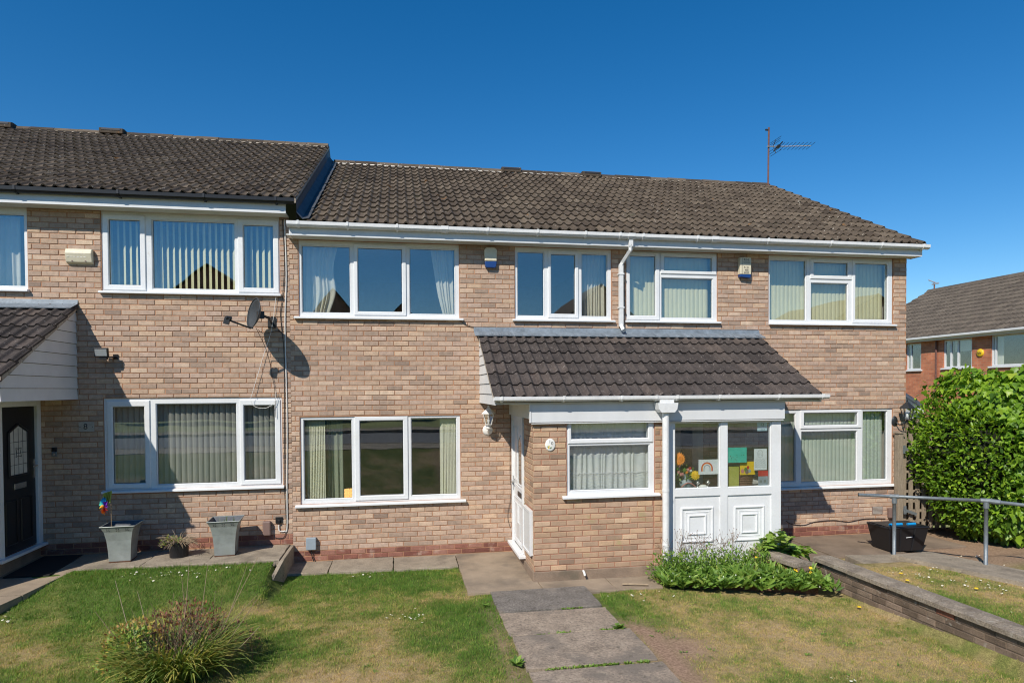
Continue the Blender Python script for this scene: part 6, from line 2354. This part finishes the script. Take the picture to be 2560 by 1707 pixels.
for (dx_, dy_, L_, ex, ey) in ((-.02, .2, .98, .10, .05), (.05, .2, .80, -.06, .1), (.30, .1, .98, .42, .1), (.32, .15, .85, .26, .2), (.38, .0, .70, .42, -.1), (-.30, .1, .82, -.26, .1), (.18, .2, .86, .02, .2),
                               (-.15, .15, .72, -.2, .0), (.42, -.05, .42, .38, -.1), (-.35, .0, .6, -.3, 0), (.2, .1, .6, .5, .1)):
    b = Vector((cx_ + dx_, cy_ + dy_, .05))
    tp = b + Vector((ex, ey, L_ - .05))
    MB().tube([b, b.lerp(tp, .45) + Vector((random.gauss(0, .02), 0, .02)), tp], .0055, 5, tint=random.uniform(.5, 1), r1=.002).build('bare_stalk', 'stalk', clump)

# ---- bed in front of the glazed porch
bed = thing('flower_bed', 'overgrown flower bed of lance leaved plants below the glazed porch', 'flower bed', (4.3, -2.2, 0))
MB().prism([(3.50, -2.05), (4.2, -2.22), (5.3, -2.55), (5.35, -2.2), (5.1, -1.72), (3.62, -1.74)], 'z', -.1, .02).build('soil', 'soil', bed)


def in_bed(n, front=True):
    u, v = RNG.random(n), RNG.random(n)
    x = 3.42 + 1.95 * u
    yf = -2.16 - .50 * u
    yb = -1.76 - .35 * u
    return x, yf + (yb - yf) * v, v


# rosettes of upright lance leaves
n = 330
x, y, v = in_bed(n)
y = y + RNG.normal(0, .035, n) - .05
keep = v < .8
x, y = x[keep], y[keep]
P_, D_, S_, T_ = [], [], [], []
for i in range(len(x)):
    for k in range(RNG.integers(7, 12)):
        a = RNG.uniform(0, math.tau)
        fr_i = float(np.clip((y[i] + 2.16 + .26 * (x[i] - 3.42)) / .40, -.3, 1))
        ln = RNG.uniform(.25, 1.0) + .55 * (1 - fr_i)
        P_.append((x[i] + .02 * math.cos(a), y[i] + .02 * math.sin(a), .01 + RNG.uniform(0, .08)))
        D_.append((math.cos(a) * ln, math.sin(a) * ln - .12 - .3 * (1 - fr_i), 1))
        S_.append(RNG.uniform(.14, .27) * (.72 + .35 * fr_i))
        T_.append(np.clip(RNG.normal(.58, .25), 0, 1))
P_, D_, S_ = np.array(P_), np.array(D_), np.array(S_)
M3 = frames(D_, np.array([0, -.6, .5]) + RNG.normal(0, .5, (len(P_), 3)), np.stack([S_ * 1.35, S_, S_ * 1.5], 1))
scatter('lance_leaves', LANCE_V, LANCE_F, M3, P_, T_, 'leaf_bed', bed, kind='stuff')
# low leafy plants at the back
for i in range(16):
    u = i / 15
    leaf_cloud(240, (3.46 + 1.40 * u + random.gauss(0, .05), -1.92 - .10 * u + random.gauss(0, .06), .06), (.22, .18, .38 + .10 * random.random()), OVAL_V, OVAL_F, .03, .06, 'leaf_bed', bed, 'small_leaves', .62, .25, .3)
# wiry stems with seed heads in front of the white panels
m = MB()
hd = MB()
for i in range(64):
    b = Vector((3.62 + random.random() * 1.0, -1.86 + random.gauss(0, .05), .15))
    tp = b + Vector((random.gauss(0, .12), random.gauss(0, .06), random.uniform(.25, .52)))
    mid = b.lerp(tp, .6) + Vector((random.gauss(0, .03), 0, 0))
    m.tube([b, mid, tp], .0022, 4, tint=.25, r1=.0014)
    for q in range(3):
        e = mid.lerp(tp, random.random()) + Vector((random.gauss(0, .05), random.gauss(0, .03), random.uniform(0, .07)))
        m.tube([mid.lerp(tp, .4), e], .0014, 4, tint=.2)
        hd.lathe([(0, -.007), (.0065, 0), (0, .007)], tuple(e), 6, tint=random.random() * .5)
m.build('wiry_stems', 'stalk', bed, kind='stuff')
hd.build('seed_heads', 'leaf_red', bed, kind='stuff')
# pale bells along the front
m = MB()
for i in range(230):
    xx, yy, vv = in_bed(1)
    b = Vector((float(xx[0]), float(yy[0]) - .03, random.uniform(.05, .17)))
    m.lathe([(0, .010), (.007, .003), (.009, -.008)], tuple(b), 5)
m.build('pale_bells', 'petal', bed, kind='stuff')
m = MB()
for p in ((5.05, -2.42, .22), (5.07, -2.43, .205), (5.24, -2.46, .24), (5.22, -2.5, .19), (5.26, -2.45, .235), (4.72, -2.05, .30)):
    m.lathe([(0, .006), (.018, .010), (.020, .012)], p, 7, rot=Matrix.Rotation(R(50), 3, 'X'))
m.build('yellow_flowers', 'yellow', bed, kind='stuff')
# broad toothed leaves of the bramble-like plant behind the wall stub
br = thing('raspberry_plant', 'bright green broad leaved plant arching beside the glazed porch', 'plant', (5.3, -1.5, 0))
P_, D_, S_, T_, U_ = [], [], [], [], []
for i in range(30):
    a = random.uniform(-.9, 2.2)
    L_ = random.uniform(.26, .52)
    base = Vector((5.10 + random.gauss(0, .10), -1.45 + random.gauss(0, .10), .05))
    d_ = Vector((math.cos(a) * .7 + .15, -abs(math.sin(a)) * .3, 1.0)).normalized()
    p = base.copy()
    pts = [p.copy()]
    for k in range(6):
        d_ = (d_ + Vector((.06, -.02, -.17))).normalized()
        p = p + d_ * L_ / 6 * 1.35
        pts.append(p.copy())
        if k > 0:
            for q in range(5):
                P_.append(tuple(p + Vector((random.gauss(0, .02), random.gauss(0, .02), random.gauss(0, .02)))))
                D_.append((d_.x + random.gauss(0, .8), d_.y + random.gauss(0, .6) - .2, d_.z * .3 + random.gauss(-.1, .3)))
                S_.append(random.uniform(.085, .15))
                T_.append(min(1, max(0, random.gauss(.8, .18))))
    MB().tube(pts, .004, 4, tint=.3).build('stem', 'stalk', br)
P_, D_, S_ = np.array(P_), np.array(D_), np.array(S_)
M3 = frames(D_, np.array([0, -.2, 1.]) + RNG.normal(0, .25, (len(P_), 3)), S_)
bm_ = [leaf_mesh(IVY_V, IVY_F, 'leaf_bed', (k + .5) / 8) for k in range(8)]
for i in range(len(P_)):
    if i < 300:
        mat_to_obj('leaf', bm_[int(T_[i] * 7.99)], M3[i] * np.array([.85, 1, 1]), P_[i], br)
if len(P_) > 300:
    scatter('leaves', IVY_V, IVY_F, M3[300:], P_[300:], T_[300:], 'leaf_bed', br, kind='stuff')

# ---- withered plant in the black pot
rng2 = np.random.default_rng(5)
m = MB()
for i in range(120):
    a = random.uniform(0, 6.28)
    p = Vector((-3.07 + .09 * math.cos(a) * random.random(), -.38 + .09 * math.sin(a) * random.random(), .48))
    d_ = Vector((math.cos(a) + .35, math.sin(a) * .7 - .1, random.uniform(.3, 1.2))).normalized()
    pts = [p.copy()]
    for k in range(5):
        p = p + d_ * random.uniform(.025, .06)
        d_ = (d_ + Vector((random.gauss(.02, .15), random.gauss(0, .15), -.33))).normalized()
        pts.append(p.copy())
    m.tube(pts, .0035, 4, tint=random.uniform(.4, 1), r1=.0015)
m.build('withered_stems', 'stalk', pot_t, kind='stuff')
leaf_cloud(150, (-3.15, -.42, .47), (.17, .13, .14), OVAL_V, OVAL_F, .02, .04, 'leaf_clump', pot_t, 'leaves', .5, .3, .4)

# ---- grass blades on the lawns
def blades(n, x0, x1, y0, y1, mask, hmin=.012, hmax=.032):
    x = RNG.uniform(x0, x1, n)
    y = RNG.uniform(y0, y1, n)
    ok = mask(x, y) & (RNG.random(n) > bare(x, y) * 1.25)
    x, y = x[ok], y[ok]
    k = len(x)
    a = RNG.uniform(0, math.tau, k)
    tuft = vnoise(x, y, 26, 21) * .6 + vnoise(x, y, 52, 22) * .4
    d = np.clip(dryness(x, y) + (tuft - .5) * .55, 0, 1)
    h = RNG.uniform(hmin, hmax, k) * (.55 + .5 * d) * (.45 + 1.1 * vnoise(x, y, 17, 23))
    lean = RNG.uniform(.1, .9, k)
    P = np.stack([x, y, ground_z(x, y) - .004], 1)
    b = RNG.uniform(0, math.tau, k)
    s = np.stack([np.cos(a), np.sin(a), np.zeros(k)], 1) * (RNG.uniform(.002, .0045, k))[:, None]
    T = P + np.stack([np.cos(b) * lean * h, np.sin(b) * lean * h, h], 1)
    V = np.stack([P - s, P + s, T], 1).reshape(-1, 3).astype(np.float32)
    tint = np.clip(d + RNG.normal(0, .2, k) - .3 * (RNG.random(k) < .2), 0, 1)
    return V, tint


def not_paved(x, y):
    wob = (vnoise(x, y, 7, 31) - .5) * .11 + (vnoise(x, y, 23, 32) - .5) * .05
    x = x + wob * np.where(x < 2, 1.0, -1.0) * ((x > .6) & (x < 2.9))
    y = y - np.abs(wob) * .8 * (y > -1.2)
    lawn_l = (x < 1.08) & (y < np.where(x < -1.72, -.86, -.68)) & ~((x > -1.72) & (x < -1.56) & (y > -1.4)) & ~((x > .80) & (y > -1.95))
    edge8 = (x < -4.18) & (y > -4.75 - (x + 4.18) * 1.0 * 0 - 0) & (y > -.8 - (-4.18 - x) * 2.6)
    lawn_l &= ~edge8
    lawn_r = (x > 2.43) & (x < 5.54) & (y < -2.16) & ~((x > 3.38) & (y > -2.16 - .30 * (x - 3.38)))
    upper = (x > 5.82) & (x < 8.4) & (y < -2.25) & (y > -5.0) & (x < 6.96 + (-1.84 - y) * .40)
    return lawn_l | lawn_r | upper


Vs, Ts = [], []
V, T = blades(520000, -5.2, 8.0, -5.6, -.65, not_paved, .016, .04)
Vs.append(V)
Ts.append(T)
# longer tufts along edges and scattered clover-like patches
def edge_mask(x, y):
    e = (np.abs(x - 1.06) < .05) | (np.abs(x - 2.47) < .05) | (np.abs(y + .72) < .05) | (np.abs(x - 5.5) < .05) | ((x < -1.7) & (np.abs(y + .9) < .06)) | (vnoise(x, y, 1.7, 12) > .80)
    return not_paved(x, y) & e


V, T = blades(120000, -5.2, 6.2, -5.6, -.65, edge_mask, .025, .060)
Vs.append(V)
Ts.append(np.clip(T + .12, 0, 1))
V = np.concatenate(Vs)
T = np.concatenate(Ts)
k = len(T)
me = bpy.data.meshes.new('grass')
me.vertices.add(3 * k)
me.vertices.foreach_set('co', V.reshape(-1))
me.loops.add(3 * k)
me.loops.foreach_set('vertex_index', np.arange(3 * k, dtype=np.int32))
me.polygons.add(k)
me.polygons.foreach_set('loop_start', np.arange(0, 3 * k, 3, dtype=np.int32))
me.materials.append(MATS['grass'])
me.update(calc_edges=True)
me.attributes.new('tint', 'FLOAT', 'FACE').data.foreach_set('value', T.astype(np.float32))
ob('grass', me, label='short patchy lawn grass, green to straw', cat='grass', kind='stuff')

# rosettes of plantain and clover, and taller tufts the mower missed
cl = np.stack([RNG.uniform(-5, 5.4, 900), RNG.uniform(-5.4, -.8, 900)], 1)
cl = cl[not_paved(cl[:, 0], cl[:, 1]) & (vnoise(cl[:, 0], cl[:, 1], 1.1, 41) > .5)][:130]
P_, D_, S_, T_ = [], [], [], []
for (x, y) in cl:
    r_ = RNG.uniform(.02, .07)
    for k in range(RNG.integers(6, 14)):
        a = RNG.uniform(0, math.tau)
        P_.append((x + r_ * RNG.normal(0, .6), y + r_ * RNG.normal(0, .6), float(ground_z(x, y)) + .008))
        D_.append((math.cos(a), math.sin(a), RNG.uniform(.15, .7)))
        S_.append(RNG.uniform(.014, .034))
        T_.append(np.clip(RNG.normal(.5, .2), 0, 1))
P_, D_, S_ = np.array(P_), np.array(D_), np.array(S_)
scatter('lawn_weeds', OVAL_V, OVAL_F, frames(D_, None, S_), P_, T_, 'leaf_bed', kind='stuff', label='flat broad leaved weeds dotted through the lawn', cat='weeds')
tf_ = np.stack([RNG.uniform(-5, 5.4, 1500), RNG.uniform(-5.4, -.8, 1500)], 1)
tf_ = tf_[not_paved(tf_[:, 0], tf_[:, 1]) & (bare(tf_[:, 0], tf_[:, 1]) < .4)]
tm = MB()
for (x, y) in tf_:
    z = float(ground_z(x, y)) - .004
    dt = float(dryness(np.array(x), np.array(y)))
    for k in range(9):
        a, h_ = random.uniform(0, 6.28), random.uniform(.025, .065)
        bx, by = x + random.gauss(0, .012), y + random.gauss(0, .012)
        sx_, sy_ = .0026 * math.cos(a + 1.5), .0026 * math.sin(a + 1.5)
        ln = random.uniform(.2, .9)
        tm.face([(bx - sx_, by - sy_, z), (bx + sx_, by + sy_, z), (bx + math.cos(a) * h_ * ln, by + math.sin(a) * h_ * ln, z + h_)], 0, min(1, max(0, dt + random.gauss(.1, .25))))
tm.build('grass_tufts', 'grass', kind='stuff', label='longer grass tufts standing above the mown lawn', cat='grass')

# moss and weeds in the path joints
pts = []
for (yj, x0, x1, n, dens) in ((-3.412, 1.38, 1.52, 50, 1), (-3.412, 1.62, 1.78, 110, 1), (-3.412, 2.10, 2.34, 260, 1), (-4.243, 1.30, 1.62, 90, 1), (-4.243, 1.60, 2.0, 330, 1), (-4.243, 2.06, 2.14, 60, 1), (-4.243, 2.2, 2.3, 90, 1), (-2.69, 1.85, 2.1, 120, 1)):
    for i in range(n):
        pts.append((random.uniform(x0, x1), yj + random.gauss(0, .012), .0))
pts = np.array(pts)
k = len(pts)
M3 = frames(np.stack([RNG.normal(0, 1, k), RNG.normal(0, 1, k), RNG.uniform(.3, 1.2, k)], 1), None, RNG.uniform(.012, .035, k))
scatter('joint_weeds', OVAL_V, OVAL_F, M3, pts, np.clip(RNG.normal(.65, .25, k), 0, 1), 'leaf_bed', kind='stuff', label='moss and weeds growing in the path joints', cat='weeds')
for (x, y, s_, lab_) in ((2.30, -3.40, .10, 'leafy weed at the bare soil end of a path joint'), (1.05, -4.10, .11, 'leafy weed on the lawn side of the path near the camera'), (.98, -2.45, .07, 'small weed rosette at the path edge below the white door'), (6.5, -1.75, .06, 'tiny weed tuft on the forecourt beside the wall end'), (6.75, -1.45, .06, 'tiny weed tuft on the forecourt nearest the house wall'), (7.0, -1.62, .05, 'tiny weed tuft on the forecourt by the rail post')):
    t = thing('weed', lab_, 'weed', (x, y, 0), group='weeds beside the path' if x < 3 else 'weeds on the forecourt')
    n = 22
    a = RNG.uniform(0, math.tau, n)
    M3 = frames(np.stack([np.cos(a), np.sin(a), RNG.uniform(.1, .9, n)], 1), None, RNG.uniform(s_ * .5, s_, n))
    scatter('leaves', OVAL_V, OVAL_F, M3, np.tile([x, y, .015], (n, 1)), np.clip(RNG.normal(.5, .2, n), 0, 1), 'leaf_bed', t, kind='stuff')

# daisies
m = MB()


def daisy(x, y, r=.013):
    z = float(ground_z(x, y)) + random.uniform(.022, .04)
    tilt = Matrix.Rotation(random.uniform(-.5, .5), 3, 'X') @ Matrix.Rotation(random.uniform(-.5, .5), 3, 'Y')
    m.lathe([(r * .35, .002), (r, .0)], (x, y, z), 8, rot=tilt)
    m.lathe([(0, .005), (r * .35, .002)], (x, y, z), 6, mat=1, rot=tilt)


for cxx, cyy, sx_, sy_, n in ((-3.05, -1.18, .33, .06, 34), (.12, -2.62, .16, .11, 17), (-.57, -.86, .12, .05, 8), (3.93, -4.86, .09, .05, 6), (6.35, -2.55, .3, .12, 10), (6.75, -2.75, .25, .2, 26),
                              (7.15, -3.3, .2, .25, 22), (-4.55, -1.95, .15, .08, 30), (-1.9, -1.15, .35, .05, 5), (7.95, -1.95, .35, .25, 14), (6.2, -3.2, .3, .4, 8), (2.72, -2.35, .12, .1, 3), (3.0, -2.6, .3, .2, 4)):
    for i in range(n):
        daisy(cxx + random.gauss(0, sx_), cyy + random.gauss(0, sy_), random.uniform(.009, .015))
m.build('daisies', ['petal', 'yellow'], kind='stuff', label='white daisies scattered in the lawn', cat='daisies')
m = MB()
for (x, y) in ((6.45, -2.62), (6.9, -3.3), (5.42, -3.15), (6.3, -2.9)):
    m.lathe([(0, .012), (.02, .010), (.024, .0)], (x, y, float(ground_z(x, y)) + .03), 8)
m.build('dandelions', 'yellow', kind='stuff', label='a few yellow dandelions in the dry grass', cat='dandelions')
# stones and sticks
m = MB()
m.tube([(2.85, -1.98, .028), (3.0, -2.03, .035), (3.18, -2.06, .025)], .012, 6, tint=.8)
m.build('stick', 'stalk', label='short bleached stick lying in front of the porch', cat='stick')
